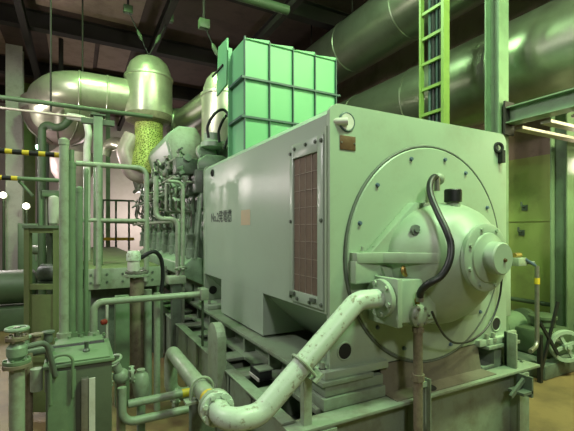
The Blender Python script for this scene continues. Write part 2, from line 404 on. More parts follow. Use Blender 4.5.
# lettering on the flank
def text_mesh(txt, size, mt, loc, parent, name):
    cu = bpy.data.curves.new(name, 'FONT'); cu.body = txt; cu.size = size; cu.extrude = .0006; cu.offset = .001; cu.align_x = 'CENTER'; cu.align_y = 'CENTER'
    tmp = bpy.data.objects.new('tmp', cu); COL.objects.link(tmp)
    dg = bpy.context.evaluated_depsgraph_get(); dg.update()
    me = bpy.data.meshes.new_from_object(tmp.evaluated_get(dg)); bpy.data.objects.remove(tmp)
    me.transform(Matrix.Translation(loc) @ Matrix.Rotation(-PI/2, 4, 'Z') @ Matrix.Rotation(PI/2, 4, 'X'))
    me.materials.clear(); me.materials.append(M[mt])
    o = bpy.data.objects.new(name, me); COL.objects.link(o); o.location = -world_off(parent); o.parent = parent
    return o
tx = text_mesh('No.2発電機', .136, 'textblack', (GX0-.002, 4.06, 1.735), g, 'lettering')
tx['label'] = 'black painted lettering No.2 with three characters'
part('faded_sticker', MB().box(GX0-.002, GX0, 3.25, 3.47, 1.645, 1.785), 'tan', g)
npl = part('nameplate', MB().box(1.437, 1.557, GY0-.006, GY0, 2.1, 2.188, .002), 'nameplate', g)
for s in (1.447, 1.547): part('screw', MB().bolt((s, GY0-.006, 2.144), (0, -1, 0), .005, .004), 'steel', npl)
# end shield
es = part('end_shield', MB().lathe([(.752, 0), (.752, .012), (.745, .018), (0, .018)], (SX, GY0+.0, SZ), (0, -1, 0), 72), 'gen', g)
part('shield_seam', MB().ring((SX, GY0-.004, SZ), (0, 1, 0), .762, .011, 72), 'frameseam', es)
for a in (60, 80, 108, 138, 162, 30, 200, 222, 318, 246, 285):
    c = (SX+.69*math.cos(math.radians(a)), GY0-.018, SZ+.69*math.sin(math.radians(a)))
    part('shield_bolt', MB().bolt(c, (0, -1, 0), .012, .014), 'blue', es)
# bearing housing
mb = MB()
mb.prism([(1.60, SZ+.02), (1.985, 1.785), (2.485, 1.785), (2.87, SZ+.02)], 'y', 1.90, GY0-.017, .012)
mb.prism([(1.68, SZ-.06), (1.86, .98), (2.61, .98), (2.79, SZ-.06)], 'y', 1.88, GY0-.017, .012)
dm = MB().lathe([(.385, .0), (.385, .05), (.365, .12), (.325, .19), (.27, .245), (.215, .285), (.2, .31)], (SX, 1.90, SZ), (0, -1, 0), 64)
for v_ in dm.bm.verts:
    t_ = max(0, (v_.co.y-1.60)/.3); v_.co.x = SX+(v_.co.x-SX)*(1+.27*t_); v_.co.z = SZ+(v_.co.z-SZ)*((1-.1*t_) if v_.co.z > SZ else (1+.25*t_))
mb._take(dm.bm)
bh = part('bearing_housing', mb, 'gen', g)
part('split_flange', MB().prism([(1.5, GY0-.016), (1.5, 1.9), (1.68, 1.87), (1.78, 1.77), (1.93, 1.67), (2.02, 1.625), (2.45, 1.625), (2.54, 1.67), (2.69, 1.77), (2.79, 1.87), (2.97, 1.9), (2.97, GY0-.016)], 'z', SZ-.035, SZ+.03, .004), 'gen', bh)
part('side_arm', MB().box(1.49, 1.9, 1.9, GY0-.016, SZ-.16, SZ-.02, .01), 'gen', bh)
part('side_arm', MB().box(2.57, 2.98, 1.9, GY0-.016, SZ-.16, SZ-.02, .01), 'gen', bh)
for x in (1.57, 1.66, 1.78, 1.86, 2.66, 2.78, 2.88):
    part('flange_bolt', MB().bolt((x, 1.93, SZ+.045), (0, 0, 1), .014, .022), 'gen', bh)
rf = part('cover_ring', (lambda m: (m.lathe([(.205, 0), (.21, .006), (.21, .03), (.2, .036), (.15, .04)], (SX, 1.585, SZ), (0, -1, 0), 48)) and m)(MB()), 'gen', bh)
for a in range(0, 360, 45):
    part('ring_bolt', MB().bolt((SX+.182*math.cos(math.radians(a+20)), 1.55, SZ+.182*math.sin(math.radians(a+20))), (0, -1, 0), .011, .014), 'gen', rf)
ec = part('end_cap', MB().lathe([(.16, 0), (.15, .02), (.12, .03), (.1, .04), (.098, .1), (.09, .108), (.0, .108)], (SX, 1.556, SZ), (0, -1, 0), 40), 'gen', bh)
part('cap_plug', MB().bolt((SX+.01, 1.448, SZ-.01), (0, -1, 0), .01, .012), 'nameplate', ec)
# inspection plugs on the housing
c = PX(419, 231, y=1.76)
part('sight_plug', MB().lathe([(.034, 0), (.04, .01), (.034, .02), (.018, .02), (.018, .03)], c+Vector((0, .03, 0)), (-.35, -1, .3), 20), 'engdark', bh)
c = PX(407, 271, y=1.8)
part('drain_plug', MB().lathe([(.034, 0), (.04, .012), (.03, .02), (0, .02)], c+Vector((0, .02, 0)), (0, -1, .1), 20), 'brass', bh)
# breather
c = PX(453, 204, y=1.78)
bt = part('breather_neck', MB().lathe([(.034, -.06), (.034, -.02), (.048, -.02), (.048, .0), (.04, .0), (.04, .02)], c, (0, 0, 1), 20), 'gen', bh)
part('breather_cap', MB().lathe([(.052, .012), (.056, .016), (.056, .09), (.05, .098), (0, .098)], c, (0, 0, 1), 28), 'black', bt, 'black ribbed breather cap')
# oil block, inlet flange
ob = part('oil_block', (lambda m: (m.box(1.675, 2.0, 1.74, GY0-.016, 1.04, 1.3, .01), m.prism([(1.9, 1.0), (2.03, 1.02), (2.03, 1.3), (1.9, 1.31)], 'y', 1.76, 1.95, .008)) and m)(MB()), 'gen', g)
part('square_flange', MB().box(1.638, 1.676, 1.7, 1.96, 1.03, 1.315, .005), 'gen', ob)
part('round_flange', MB().flange((1.615, 1.82, 1.19), (1, 0, 0), .115, .035, 6, .016), 'gen', ob)
c = PX(420, 316, y=1.72)
vb = part('valve_body', MB().lathe([(.062, -.09), (.07, -.05), (.07, 0), (.06, .012), (.03, .02), (0, .02)], c, (0, -1, 0), 28), 'pipe', g)
for k in range(6): part('valve_bolt', MB().bolt(c+Vector((.053*math.cos(k*PI/3), -.012, .053*math.sin(k*PI/3))), (0, -1, 0), .008, .012), 'steel', vb)
part('neck', MB().lathe([(.022, .05), (.022, .085), (.028, .085), (.028, .105), (.02, .105), (.02, .135)], c+Vector((0, .03, 0)), (0, 0, 1), 12), 'brass', vb)
# feet pads
for x0, x1, y0, y1 in ((1.3, 1.8, 1.95, 2.3), (1.3, 1.8, 4.3, 4.7), (2.72, 3.16, 1.95, 2.3)):
    f = part('foot', MB().box(x0, x1, y0, y1, .7, GZ0+.03, .006), 'gen', g)
for (x, y) in ((1.33, 2.02), (1.345, 2.14), (1.345, 4.4), (2.82, 1.965), (2.9, 1.965)):
    part('foot_bolt', MB().lathe([(.028, 0), (.028, .03), (.016, .03), (.016, .07)], (x, y, .72), (0, 0, 1), 6), 'pipe', g)
# side terminal box beyond the shield
tb = part('terminal_box', MB().box(3.106, 3.22, 2.02, 2.6, .88, 1.36, .008), 'gen', g)
# ---------------- base frame
b = thing('base_frame', 'long green steel bed frame carrying the generator and engine', 'machine base', (SX, 3.5, 0))
part('side_plate', MB().box(1.0, 1.03, 1.9, 10.2, 0, .53), 'frame', b)
part('side_plate', MB().box(3.17, 3.2, 1.9, 10.2, 0, .53), 'frame', b)
part('sunken_deck', MB().box(1.03, 3.17, 1.95, 10.2, .3, .34), 'engdark', b)
for k in range(11):
    y = 2.35+k*.42
    part('cross_rib', (lambda m: (m.box(1.0, 1.36, y-.09, y+.09, .505, .53, .003), m.box(1.0, 1.36, y-.012, y+.012, .32, .51)) and m)(MB()), 'frame', b)
part('edge_flange', MB().box(.985, 1.07, 1.9, 10.2, .53, .545, .003), 'frame', b)
def rail(x0, x1, y1=4.95):
    m = MB(); m.box(x0, x1, 1.93, y1, .672, .7, .004); m.box(x0+.12, x1-.12, 1.97, y1, .53, .675); m.box(x0-.02, x1, 1.97, y1, .505, .535, .004)
    y = 2.2
    while y < y1: m.box(x0+.02, x0+.125, y-.012, y+.012, .53, .675); y += .5
    return m
part('sole_rail', rail(1.27, 1.66), 'frame', b)
part('sole_rail', rail(2.8, 3.2), 'frame', b)
part('packing_block', (lambda m: (m.box(1.28, 1.755, 1.93, 2.2, .53, .60, .004), m.box(1.3, 1.75, 1.945, 2.2, .605, .668, .004)) and m)(MB()), 'frame', b)
part('front_flange', MB().box(.99, 3.25, 1.8, 1.93, .51, .53, .003), 'frame', b)
part('front_web', MB().box(1.0, 3.2, 1.88, 1.9, 0, .51), 'frame', b)
part('drip_deck', MB().prism([(1.83, .53), (1.83, .536), (1.955, .536), (1.988, .712), (2.0, .712), (1.97, .53)], 'x', 1.76, 2.74), 'sheet', b)
part('deck_opening', MB().lathe([(.062, 0), (.062, .003)], (2.09, 1.895, .535), (0, 0, 1), 24), 'dark', b)
for x in (1.22, 1.95, 3.03):
    part('stiffener', (lambda m: (m.box(x-.05, x+.05, 1.805, 1.88, 0, .51), m.box(x-.06, x+.06, 1.795, 1.81, 0, .5)) and m)(MB()), 'frame', b)
# lifting lugs on the bed: rounded upright plates
def lug(y, z1, w):
    p = [(y-w/2, .0), (y+w/2, .0), (y+w/2, z1-w/2)]+[(y+w/2*math.cos(a*PI/10), z1-w/2+w/2*math.sin(a*PI/10)) for a in range(1, 10)]+[(y-w/2, z1-w/2)]
    return MB().prism(p, 'x', .93, 1.0, .004)
part('lifting_lug', lug(2.96, .88, .25), 'pipe', b, 'tall round-topped lug plate on the side of the bed')
part('lifting_lug', lug(6.2, .73, .3), 'pipe', b)
part('bracket_post', (lambda m: (m.box(2.98, 3.1, 1.9, 1.93, .53, .80, .004), m.box(2.98, 3.0, 1.83, 1.93, .53, .80, .004), m.bolt((3.06, 1.9, .76), (0, -1, 0)), m.bolt((3.06, 1.9, .6), (0, -1, 0))) and m)(MB()), 'pipe', b)
part('under_bracket', (lambda m: (m.box(2.86, 2.98, 1.7, 1.82, .39, .41), m.box(2.96, 2.98, 1.7, 1.82, .36, .51), m.bar((2.8, 1.76, .38), (2.96, 1.76, .48), .02, .03)) and m)(MB()), 'engdark', b)
# black block standing in for a dark pocket between the bed ribs
c = PX(260, 372, z=.56)
t = thing('pocket_block', 'small black block drawn for a dark pocket with a white lower edge on the bed rib', 'box', (c.x, c.y, .53))
part('box_body', MB().box(c.x-.05, c.x+.05, c.y-.1, c.y+.07, .53, .60, .004), 'black', t)
part('white_edge', MB().box(c.x-.058, c.x-.05, c.y-.1, c.y+.07, .53, .552), 'white', t)
part('box_lid', MB().box(c.x-.054, c.x+.054, c.y-.11, c.y+.0, .60, .612, .003), 'frame', t)
# ---------------- oil return pipe (foreground)
t = thing('oil_pipe', 'thick chipped pale green pipe slanting down from the generator bearing', 'pipe', (.65, 2.0, .2))
part('slanting_run', MB().tube([(1.6, 1.82, 1.19), (1.44, 1.82, 1.19), (.82, 1.82, .665), (.65, 1.82, .665), (.65, 1.97, .665)], .057, .13, 22, 10), 'flake', t)
part('straight_run', MB().tube([(.65, 2.03, .665), (.65, 3.13, .665), (.65, 3.13, .3), (1.0, 3.13, .3)], .05, .11, 20, 8), 'pipe', t)
part('flange', MB().flange((.65, 1.985, .665), (0, 1, 0), .09, .028, 8, .014), 'flake', t)
part('flange', MB().flange((.65, 2.02, .665), (0, 1, 0), .09, .028, 8, .014), 'pipe', t)
part('flange', MB().flange((.68, 3.13, .3), (1, 0, 0), .09, .028, 6, .012), 'pipe', t)
part('tape_band', MB().lathe([(.0515, 0), (.0515, .045)], (.65, 2.09, .665), (0, 1, 0), 20), 'yellow', t)
part('pipe_support', MB().box(.58, .72, 2.24, 2.3, 0, .60, .004), 'engdark', t)
ub = part('u_clamp', MB().tube([(.585, 2.27, .58), (.585, 2.27, .735), (.715, 2.27, .735), (.715, 2.27, .58)], .009, .065, 8), 'pipe', t)
dq = Vector((1.44-.82, 0, 1.19-.665)).normalized(); nq = Vector((-dq.z, 0, dq.x)); pq = Vector((.82, 1.82, .665))+dq*.33
ub2 = part('u_clamp', MB().tube([pq+Vector((0, .068, 0))-nq*.09, pq+Vector((0, .068, 0))+nq*.066, pq+Vector((0, -.068, 0))+nq*.066, pq+Vector((0, -.068, 0))-nq*.09], .009, .06, 8), 'pipe', t)
part('clamp_plate', MB().obox(pq-nq*.068, dq*.03, (0, .1, 0), nq*.006), 'pipe', ub2)
part('clamp_post', MB().box(pq.x+.02, pq.x+.07, 1.84, 1.88, .53, pq.z-.08), 'pipe', t)
part('clamp_plate', MB().box(.55, .76, 2.235, 2.305, .6, .614), 'pipe', ub)
# ---------------- drain pipe with angle
c = PX(418, 335, y=1.74)
t = thing('drain_pipe', 'brownish vertical drain pipe under the bearing valve', 'pipe', (c.x, c.y, 0))
part('pipe_run', MB().tube([(c.x, c.y, 0), (c.x, c.y, 1.06)], .028, seg=16), 'rust', t)
part('union', MB().lathe([(.04, -.02), (.04, .02)], (c.x, c.y, .7), (0, 0, 1), 8), 'rust', t)
part('union', MB().lathe([(.036, -.015), (.036, .015)], (c.x, c.y, .99), (0, 0, 1), 8), 'rust', t)
part('stay_angle', (lambda m: (m.box(c.x+.075, c.x+.08, c.y-.03, c.y+.03, 0, .68), m.box(c.x+.04, c.x+.08, c.y+.025, c.y+.03, 0, .68), m.box(c.x, c.x+.08, c.y-.005, c.y+.012, .63, .66)) and m)(MB()), 'pipe', t)
# ---------------- hose and thin cable on the shield
def Q(px, py, y): return PX(px, py, y=y)
t = thing('rubber_hose', 'thick black rubber hose curving over the bearing housing', 'hose', Q(420, 296, 1.68))
part('hose_run', MB().spline([Q(438, 180, 1.86), Q(434, 177, 1.83), Q(430, 184, 1.8), Q(431, 196, 1.76), Q(438, 213, 1.68), Q(447, 232, 1.6), Q(451, 246, 1.57), Q(449, 262, 1.56), Q(441, 276, 1.58), Q(428, 284, 1.62), Q(421, 291, 1.67), Q(420, 298, 1.69)], .021, 14), 'black', t)
part('fitting', MB().cyl(Q(437, 178, 1.84), Q(437, 191, 1.84), .02, seg=8), 'steel', t)
part('fitting', MB().ball(Q(438, 179, 1.9), .045), 'pipe', t)
part('ferrule', MB().lathe([(.024, -.01), (.024, .05)], Q(420, 300, 1.69), (0, 0, 1), 12), 'steel', t)
t = single('thin_cable', MB().spline([Q(432, 312, 1.66), Q(438, 325, 1.72), Q(446, 337, 1.8), Q(456, 343, 1.86), Q(470, 341, 1.9), Q(484, 331, 1.93), Q(494, 315, 1.94), Q(500, 295, 1.94), Q(503, 270, 1.92), Q(508, 266, 1.96)], .008, 8), 'black', 'thin dark cable looping across the lower end shield', 'cable')
# valve at the far side of the shield
c = PX(520, 262, y=2.06)
t = thing('lever_valve', 'small blue-grey valve sticking out beside the bearing cap', 'valve', c)
part('valve_block', MB().box(c.x-.1, c.x+.02, c.y-.05, c.y+.05, c.z-.03, c.z+.04, .006), 'pipe', t)
part('brass_union', MB().cyl(c+Vector((-.08, 0, .06)), c+Vector((0, 0, .06)), .022, seg=8), 'brass', t)
part('lever', MB().bar(c+Vector((.0, -.04, .03)), c+Vector((.09, -.08, -.03)), .03, .02, bev=.004), 'blue', t)
part('stem', MB().cyl(c+Vector((0, 0, 0)), c+Vector((.12, -.05, -.01)), .016, seg=10), 'engdark', t)
t = thing('drain_hose_pipe', 'grey upright pipe with a yellow band beside the bed', 'pipe', PX(537, 352, y=2.25))
p0 = PX(537, 266, y=2.25); p1 = PX(537, 345, y=2.25)
part('pipe_run', MB().tube([p0, (p0.x, 2.25, p1.z-.01), (p0.x-.2, 2.2, p1.z-.02)], .021, .07, 14), 'steel', t)
part('yellow_band', MB().lathe([(.025, -.03), (.025, .03)], (p0.x, 2.25, PX(537, 281, y=2.25).z), (0, 0, 1), 14), 'yellow', t)
# ------------------------------------------------------------------ air duct on the generator
DX0, DX1, DY0, DY1, DZ1 = 1.5, 2.62, 3.72, 4.12, 3.54
t = thing('air_duct', 'tall bright green ribbed sheet-metal air duct on top of the generator', 'duct', ((DX0+DX1)/2, 4, GZ1))
part('casing', MB().box(DX0, DX1, DY0, DY1, GZ1, DZ1), 'duct', t)
n = 4
for k in range(n+1):
    x = DX0+(DX1-DX0)*k/n
    part('upright_rib', MB().box(x-.005, x+.005, DY0-.03, DY0, GZ1, DZ1+.02), 'ductrib', t)
for z in (2.746, 3.142):
    part('cross_rib', MB().box(DX0-.03, DX1+.05, DY0-.036, DY0, z-.01, z+.01), 'ductrib', t)
    part('cross_rib', MB().box(DX0-.04, DX0, DY0-.04, 4.07, z-.012, z+.012), 'ductrib', t)
part('corner_flange', MB().box(DX0-.045, DX0, 4.06, 4.075, GZ1, DZ1+.04), 'duct', t)
part('side_panel', MB().prism([(4.12, 3.2), (4.09, 3.70), (4.40, 3.72), (4.46, 3.17)], 'x', DX0-.05, DX0-.03, .003), 'duct', t)
part('panel_stay', MB().box(DX0-.04, 1.7, 4.2, 4.22, 3.3, 3.34), 'ductrib', t)
part('rear_casing', MB().box(1.69, DX1-.03, 4.12, 4.42, GZ1, 3.66), 'duct', t)
part('tie_rod', MB().bar((DX0-.06, 4.58, 3.44), (DX0-.06, 4.2, 3.44), .015, .02), 'dark', t)
for k in range(n):
    x = DX0+(DX1-DX0)*k/n
    part('top_lip', MB().prism([(x, DZ1), (x+.278, DZ1), (x+.278, DZ1+.035), (x, DZ1+.004)], 'y', DY0-.02, DY0), 'duct', t)
# ------------------------------------------------------------------ diesel engine
e = thing('diesel_engine', 'long oily green diesel engine behind the generator', 'engine', (SX, 7.3, .5))
EY0, EY1 = 4.76, 9.9
part('crankcase', MB().box(1.42, 3.05, EY0, EY1, .53, 1.9, .03), 'engine', e)
part('camshaft_cover', MB().prism([(1.17, 1.02), (1.42, .9), (1.42, 1.24), (1.3, 1.26), (1.17, 1.17)], 'y', EY0+.1, 8.7, .012), 'engbright', e)
part('upper_deck', MB().box(1.36, 3.1, EY0, EY1, 1.86, 2.06, .02), 'engdark', e)
pit = .52
for k in range(9):
    y = EY0+.26+k*pit
    d = part('crankcase_door', MB().box(1.385, 1.42, y-.19, y+.19, .58, .86, .012), 'engine', e)
    for a in (-.15, .15): part('door_bolt', MB().bolt((1.385, y+a, .72), (-1, 0, 0), .014, .02), 'steel', d)
    fp = part('fuel_pump', MB().lathe([(.07, 0), (.07, .12), (.052, .13), (.052, .26), (.066, .26), (.066, .3), (.03, .32), (.03, .4)], (1.3, y, 1.24), (0, 0, 1), 16), 'engine', e)
    part('injection_pipe', MB().tube([(1.3, y, 1.62), (1.3, y, 1.8), (1.22, y+.1, 2.0), (1.3, y+.06, 2.3), (1.45, y+.05, 2.38)], .012, .06, 8), 'steel', fp)
    for a in (-.2, -.11, .11, .2): part('pushrod_tube', MB().cyl((1.3, y+a, 1.24), (1.38, y+a, 2.06), .022, seg=10), 'engine', e)
    h = part('cylinder_head', MB().box(1.3, 1.85, y-.21, y+.21, 2.06, 2.36, .03), 'engine' if k % 3 else 'engdark', e)
    part('rocker_cover', MB().prism([(1.34, 2.36), (1.34, 2.46), (1.45, 2.56), (1.68, 2.56), (1.8, 2.46), (1.8, 2.36)], 'y', y-.17, y+.17, .02), 'engine', h)
    part('indicator_valve', MB().tube([(1.3, y-.1, 2.2), (1.2, y-.1, 2.2), (1.17, y-.1, 2.26)], .018, .02, 8), 'steel', h)
    part('head_stud', MB().lathe([(.03, 0), (.03, .05), (.016, .05), (.016, .09)], (1.4, y+.15, 2.36), (0, 0, 1), 6), 'steel', h)
part('water_rail', MB().tube([(1.22, EY0+.1, 2.5), (1.22, EY1, 2.5)], .045, seg=14), 'engine', e)
part('fuel_rail', MB().tube([(1.16, EY0+.2, 1.72), (1.16, EY1-.3, 1.72)], .026, seg=10), 'pipe', e)
part('fuel_rail', MB().tube([(1.14, EY0+.1, 2.12), (1.14, EY1-.3, 2.12)], .02, seg=10), 'engine', e)
part('exhaust_manifold', MB().tube([(2.25, EY0+.3, 2.72), (2.25, EY1, 2.72)], .27, seg=24), 'lag', e)
# charge air box
ca0 = 5.98
ab = part('charge_air_box', MB().prism([(1.28, 2.52), (1.165, 2.92), (1.2, 3.04), (1.36, 3.17), (1.62, 3.17), (1.72, 3.0), (1.74, 2.52)], 'y', ca0, 10.2, .015), 'cover', e, 'long grey-green charge-air box')
part('end_cover', MB().prism([(1.3, 2.54), (1.19, 2.92), (1.22, 3.02), (1.37, 3.14), (1.6, 3.14), (1.69, 2.98), (1.71, 2.54)], 'y', ca0-.04, ca0, .01), 'pipe', ab)
for k in range(6): part('air_branch', MB().tube([(1.4, 6.3+k*pit, 2.7), (1.45, 6.3+k*pit, 2.5)], .09, seg=14), 'engine', ab)
part('turbo_casing', MB().lathe([(.1, -.2), (.2, -.18), (.24, -.05), (.24, .05), (.17, .12), (.17, .25)], (1.85, 5.35, 2.62), (.4, -1, .1), 28), 'engdark', e)
part('turbo_casing', MB().lathe([(.08, 0), (.15, .02), (.15, .08), (.11, .1), (.11, .2)], (1.6, 5.1, 2.68), (0, 0, 1), 24), 'cover', e)
# many small lines along the flank
for k in range(16):
    y = EY0+.15+k*.28; z = 2.0+random.random()*.6; m = ('engine', 'steel', 'pipe', 'engdark')[k % 4]
    a = (1.2-random.random()*.06, y, z)
    part('flank_line', MB().tube([a, (a[0]-.03, y+.1, z-.1-random.random()*.2), (a[0], y+.15+random.random()*.25, z-.3), (1.34, y+.2, z-.42)], .014+.008*random.random(), .05, 8), m, e)
for k in range(9):
    y = EY0+.25+k*.5; z = 2.1+random.random()*.45
    part('line_valve', (lambda m: (m.ball((1.15, y, z), .045), m.lathe([(.06, 0), (.065, .012), (.06, .024)], (1.13, y, z+.06), (0, 0, 1), 14), m.cyl((1.15, y, z), (1.14, y, z+.07), .012, seg=8)) and m)(MB()), ('engine', 'pipe', 'cover')[k % 3], e)
for k in range(44):
    y = EY0+.05+random.random()*1.9; z = 1.95+random.random()*.75; x = 1.06+random.random()*.14; L_ = .12+random.random()*.3
    kind = k % 3
    pts = ([(x, y, z), (x-.02, y+L_, z), (x+.15, y+L_, z-.1)], [(x, y, z), (x, y, z-L_), (x+.2, y+.05, z-L_)], [(x, y, z), (x-.03, y+.05, z+.08), (x+.02, y+L_, z-.06), (x+.2, y+L_, z-.2)])[kind]
    part('flank_line', MB().tube(pts, .01+.012*random.random(), .04, 8), ('pipe', 'engine', 'steel', 'cover', 'engdark')[k % 5], e)
for k in range(14):
    y = EY0+.1+random.random()*2.2; z = 1.95+random.random()*.7
    part('line_fitting', MB().lathe([(.02, -.05), (.035, -.04), (.035, -.015), (.025, -.01), (.025, .02), (.04, .025), (.04, .05)], (1.1+random.random()*.1, y, z), (random.random()-.5, random.random()-.5, 1), 10), ('pipe', 'steel', 'engine')[k % 3], e)
for k in range(5): part('manifold_flange', MB().flange((1.55+.02*k, 5.15+k*.13, 2.62+.03*k), (.3, -1, .2), .15-.01*k, .03, 8), ('cover', 'engdark', 'lag', 'cover', 'engdark')[k], e)
part('governor_box', MB().box(1.08, 1.36, 4.9, 5.1, 2.3, 2.5, .02), 'engdark', e)
part('gallery_rail', MB().tube([(1.1, 5.02, 1.95), (1.1, 5.02, 2.28), (1.1, 6.3, 2.28), (1.1, 6.3, 1.95)], .016, .04, 10), 'pipe', e)
# front pipes beside the engine flank
def vpipe(pts, r, m, label, fil=.08, name='service_pipe', cat='pipe', group=None):
    return single(name, MB().tube(pts, r, fil, 14), m, label, cat, group)
a = P(156, 205, 4.75); b2 = P(178, 219, 4.75)
vpipe([(a.x, a.y, 2.25), (a.x, a.y, b2.z), (b2.x, a.y-.12, b2.z), (b2.x, a.y-.12, .5)], .03, 'pipe', 'pale pipe with a sideways bend standing before the engine flank', .09)
a = P(185.5, 230, 4.6); vpipe([(a.x-.03, a.y, .0), (a.x-.03, a.y, 2.16), (a.x-.2, a.y, 2.16)], .02, 'pipe', 'thin straight pale pipe before the engine flank next to the generator')
a = P(157, 380, 3.5); vpipe([(a.x, a.y, .0), (a.x, a.y, 1.04)], .028, 'pipe', 'pale green pipe rising beside the rusty pipe')
a = P(148, 380, 3.7); vpipe([(a.x, a.y, .0), (a.x, a.y, 1.04)], .035, 'frame', 'greenish pipe close behind the rusty pipe')
# small valve manifold near engine foot
c = P(176, 279, 4.5)
t = thing('valve_block', 'pale green bolted valve block at the foot of the engine flank', 'valve', (c.x, c.y, 1.0))
part('block', MB().box(c.x-.1, c.x+.1, c.y-.08, c.y+.08, c.z-.05, c.z+.04, .012), 'pipe', t)
part('hand_wheel', MB().ring(c+Vector((.05, -.02, .12)), (0, .3, 1), .06, .012, 18), 'pipe', t)
part('stem', MB().cyl(c, c+Vector((.05, -.02, .12)), .014, seg=8), 'steel', t)
part('leg', MB().box(c.x-.05, c.x+.05, c.y-.05, c.y+.05, 0, c.z-.05), 'engdark', t)
# ------------------------------------------------------------------ silencers / exhaust uprights
def silencer(px, d, w, ytop, ycyl, ybot, label, mesh=None):
    c = P(px, 230, d); R = w*d/FPX/2
    zt, zc, zb = (EYE+(HY-y)/FPX*d for y in (ytop, ycyl, ybot))
    t = thing('exhaust_silencer', label, 'silencer', (c.x, c.y, zb))
    part('shell', MB().lathe([(R*.98, 0), (R, .02), (R, zc-zb)], (c.x, c.y, zb), (0, 0, 1), 40), 'clad', t)
    part('seam_band', MB().lathe([(R+.002, -.03), (R+.015, -.02), (R+.015, .02), (R+.002, .03)], (c.x, c.y, zc), (0, 0, 1), 40), 'clad', t)
    h = zt-zc
    part('dome', MB().lathe([(R*.96, 0), (R*.92, h*.3), (R*.8, h*.62), (R*.58, h*.85), (R*.3, h*.96), (0, h)], (c.x, c.y, zc), (0, 0, 1), 40), 'clad', t)
    part('bottom_flange', MB().lathe([(R*.7, -.14), (R*.96, -.1), (R*1.01, -.02), (R*1.01, .02)], (c.x, c.y, zb), (0, 0, 1), 40), 'rust', t)
    part('eye', MB().ring((c.x, c.y, zt+.03), (0, 1, 0), .04, .012, 14), 'beam', t)
    return t, c, R, zt, zc, zb
t, c1, R1, zt1, zc1, zb1 = silencer(149, 7.5, 45, 57, 79, 117, 'round-topped shiny silencer with a mesh-wrapped pipe below')
# mesh-wrapped pipe under it
zz = EYE+(HY-168)/FPX*7.5
part('mesh_sleeve', MB().tube([(c1.x, c1.y, zb1-.1), (c1.x, c1.y, zz+.35), (c1.x-.1, c1.y, zz-.1)], .255, .2, 28), 'mesh', t, 'expanded-mesh sleeve with yellow-green lamp light put into its colour')
part('elbow_lagging', MB().tube([(c1.x-.28, c1.y+.1, zz+.6), (c1.x-.42, c1.y+.1, zz+.3), (c1.x-.3, c1.y+.1, zz-.1), (c1.x+.2, c1.y+.1, zz-.2)], .16, .2, 20), 'lag', t)
t, c2, R2, zt2, zc2, zb2 = silencer(224, 5.9, 44, 72, 97, 150, 'shiny silencer half hidden behind the green air duct')
# horizontal header between
c = P(100, 101, 8.2)
t = thing('exhaust_header', 'shiny horizontal exhaust header running into the round-topped silencer', 'pipe', (c.x, c1.y+.05, c.z-.3))
zc_ = 4.12
part('casing', MB().tube([(c1.x-.3, c1.y+.1, zc_), (-.2, c1.y+.1, zc_), (-.5, c1.y+.8, zc_-.02), (-.55, c1.y+2.1, zc_-.06)], .31, .6, 30), 'clad', t)
for x in (.5, .05): part('seam_band', MB().lathe([(.312, -.02), (.322, -.01), (.322, .01), (.312, .02)], (x, c1.y+.1, zc_), (1, 0, 0), 30), 'clad', t)
part('hanger', MB().cyl((.1, c1.y+.1, zc_+.3), (.1, c1.y+.1, CEIL), .014, seg=8), 'beam', t)
t = single('exhaust_branch', MB().tube([(c1.x+R1*.9, c1.y+.1, 3.75), (c2.x-.05, c1.y+.1, 3.75), (c2.x+.1, c2.y+R2, 3.7)], .26, .3, 24), 'bigduct', 'dull round exhaust branch between the two silencers', 'pipe')
# hanger wires with turnbuckles
def wire(a, b, label, hook=True):
    t = thing('hanger_wire', label, 'hanger', a, 'hanger wires over the silencers')
    a, b = Vector(a), Vector(b)
    part('wire', MB().cyl(a, b, .009, seg=8), 'black', t)
    m = a+(b-a)*.45; d = (b-a).normalized()
    part('turnbuckle', MB().lathe([(.012, -.1), (.03, -.06), (.034, 0), (.03, .06), (.012, .1)], m, d, 10), 'deep', t)
    hk = part('beam_clamp', (lambda mm: (mm.box(b.x-.08, b.x+.08, b.y-.05, b.y+.05, b.z-.06, b.z+.08, .01),) and mm)(MB()), 'deep', t)
    part('clamp_rod', MB().cyl(b+Vector((0, 0, .08)), (b.x, b.y, CEIL), .02, seg=8), 'beam', hk)
top = (c1.x, c1.y, zt1+.03)
wire(top, P(128, 10, 7.3), 'hanger wire slanting up from the round-topped silencer over the header')
wire(top, P(169, 19, 7.6), 'hanger wire slanting up from the round-topped silencer towards the duct')
wire((c2.x, c2.y, zt2+.03), P(204, 25, 5.9), 'hanger wire of the half-hidden silencer')

single('ceiling_pipe', MB().tube([(-2, 5.75, 5.25), (WX-2.5, 5.75, 5.25)], .075, 0, 16), 'deep', 'green pipe slung under the dark ceiling above the silencers', 'pipe')
# cable loops by the silencer
a = P(219, 122, 4.9)
for k, lb in enumerate(('black cable loop hanging beside the half-hidden silencer', 'smaller black cable loop tucked next to the air duct')):
    s = .13-.04*k; o = Vector((.12*k, .05*k, -.03*k))
    single('cable_loop', MB().spline([a+o+Vector((-s*.9, .05, -.2)), a+o+Vector((-s, .05, -.06)), a+o+Vector((-s*.4, 0, .1)), a+o+Vector((s*.5, 0, .16)), a+o+Vector((s, -.03, .04)), a+o+Vector((s*1.05, 0, -.14)), a+o+Vector((s*.8, .1, -.3))], .018, 8), 'black', lb, 'cable')
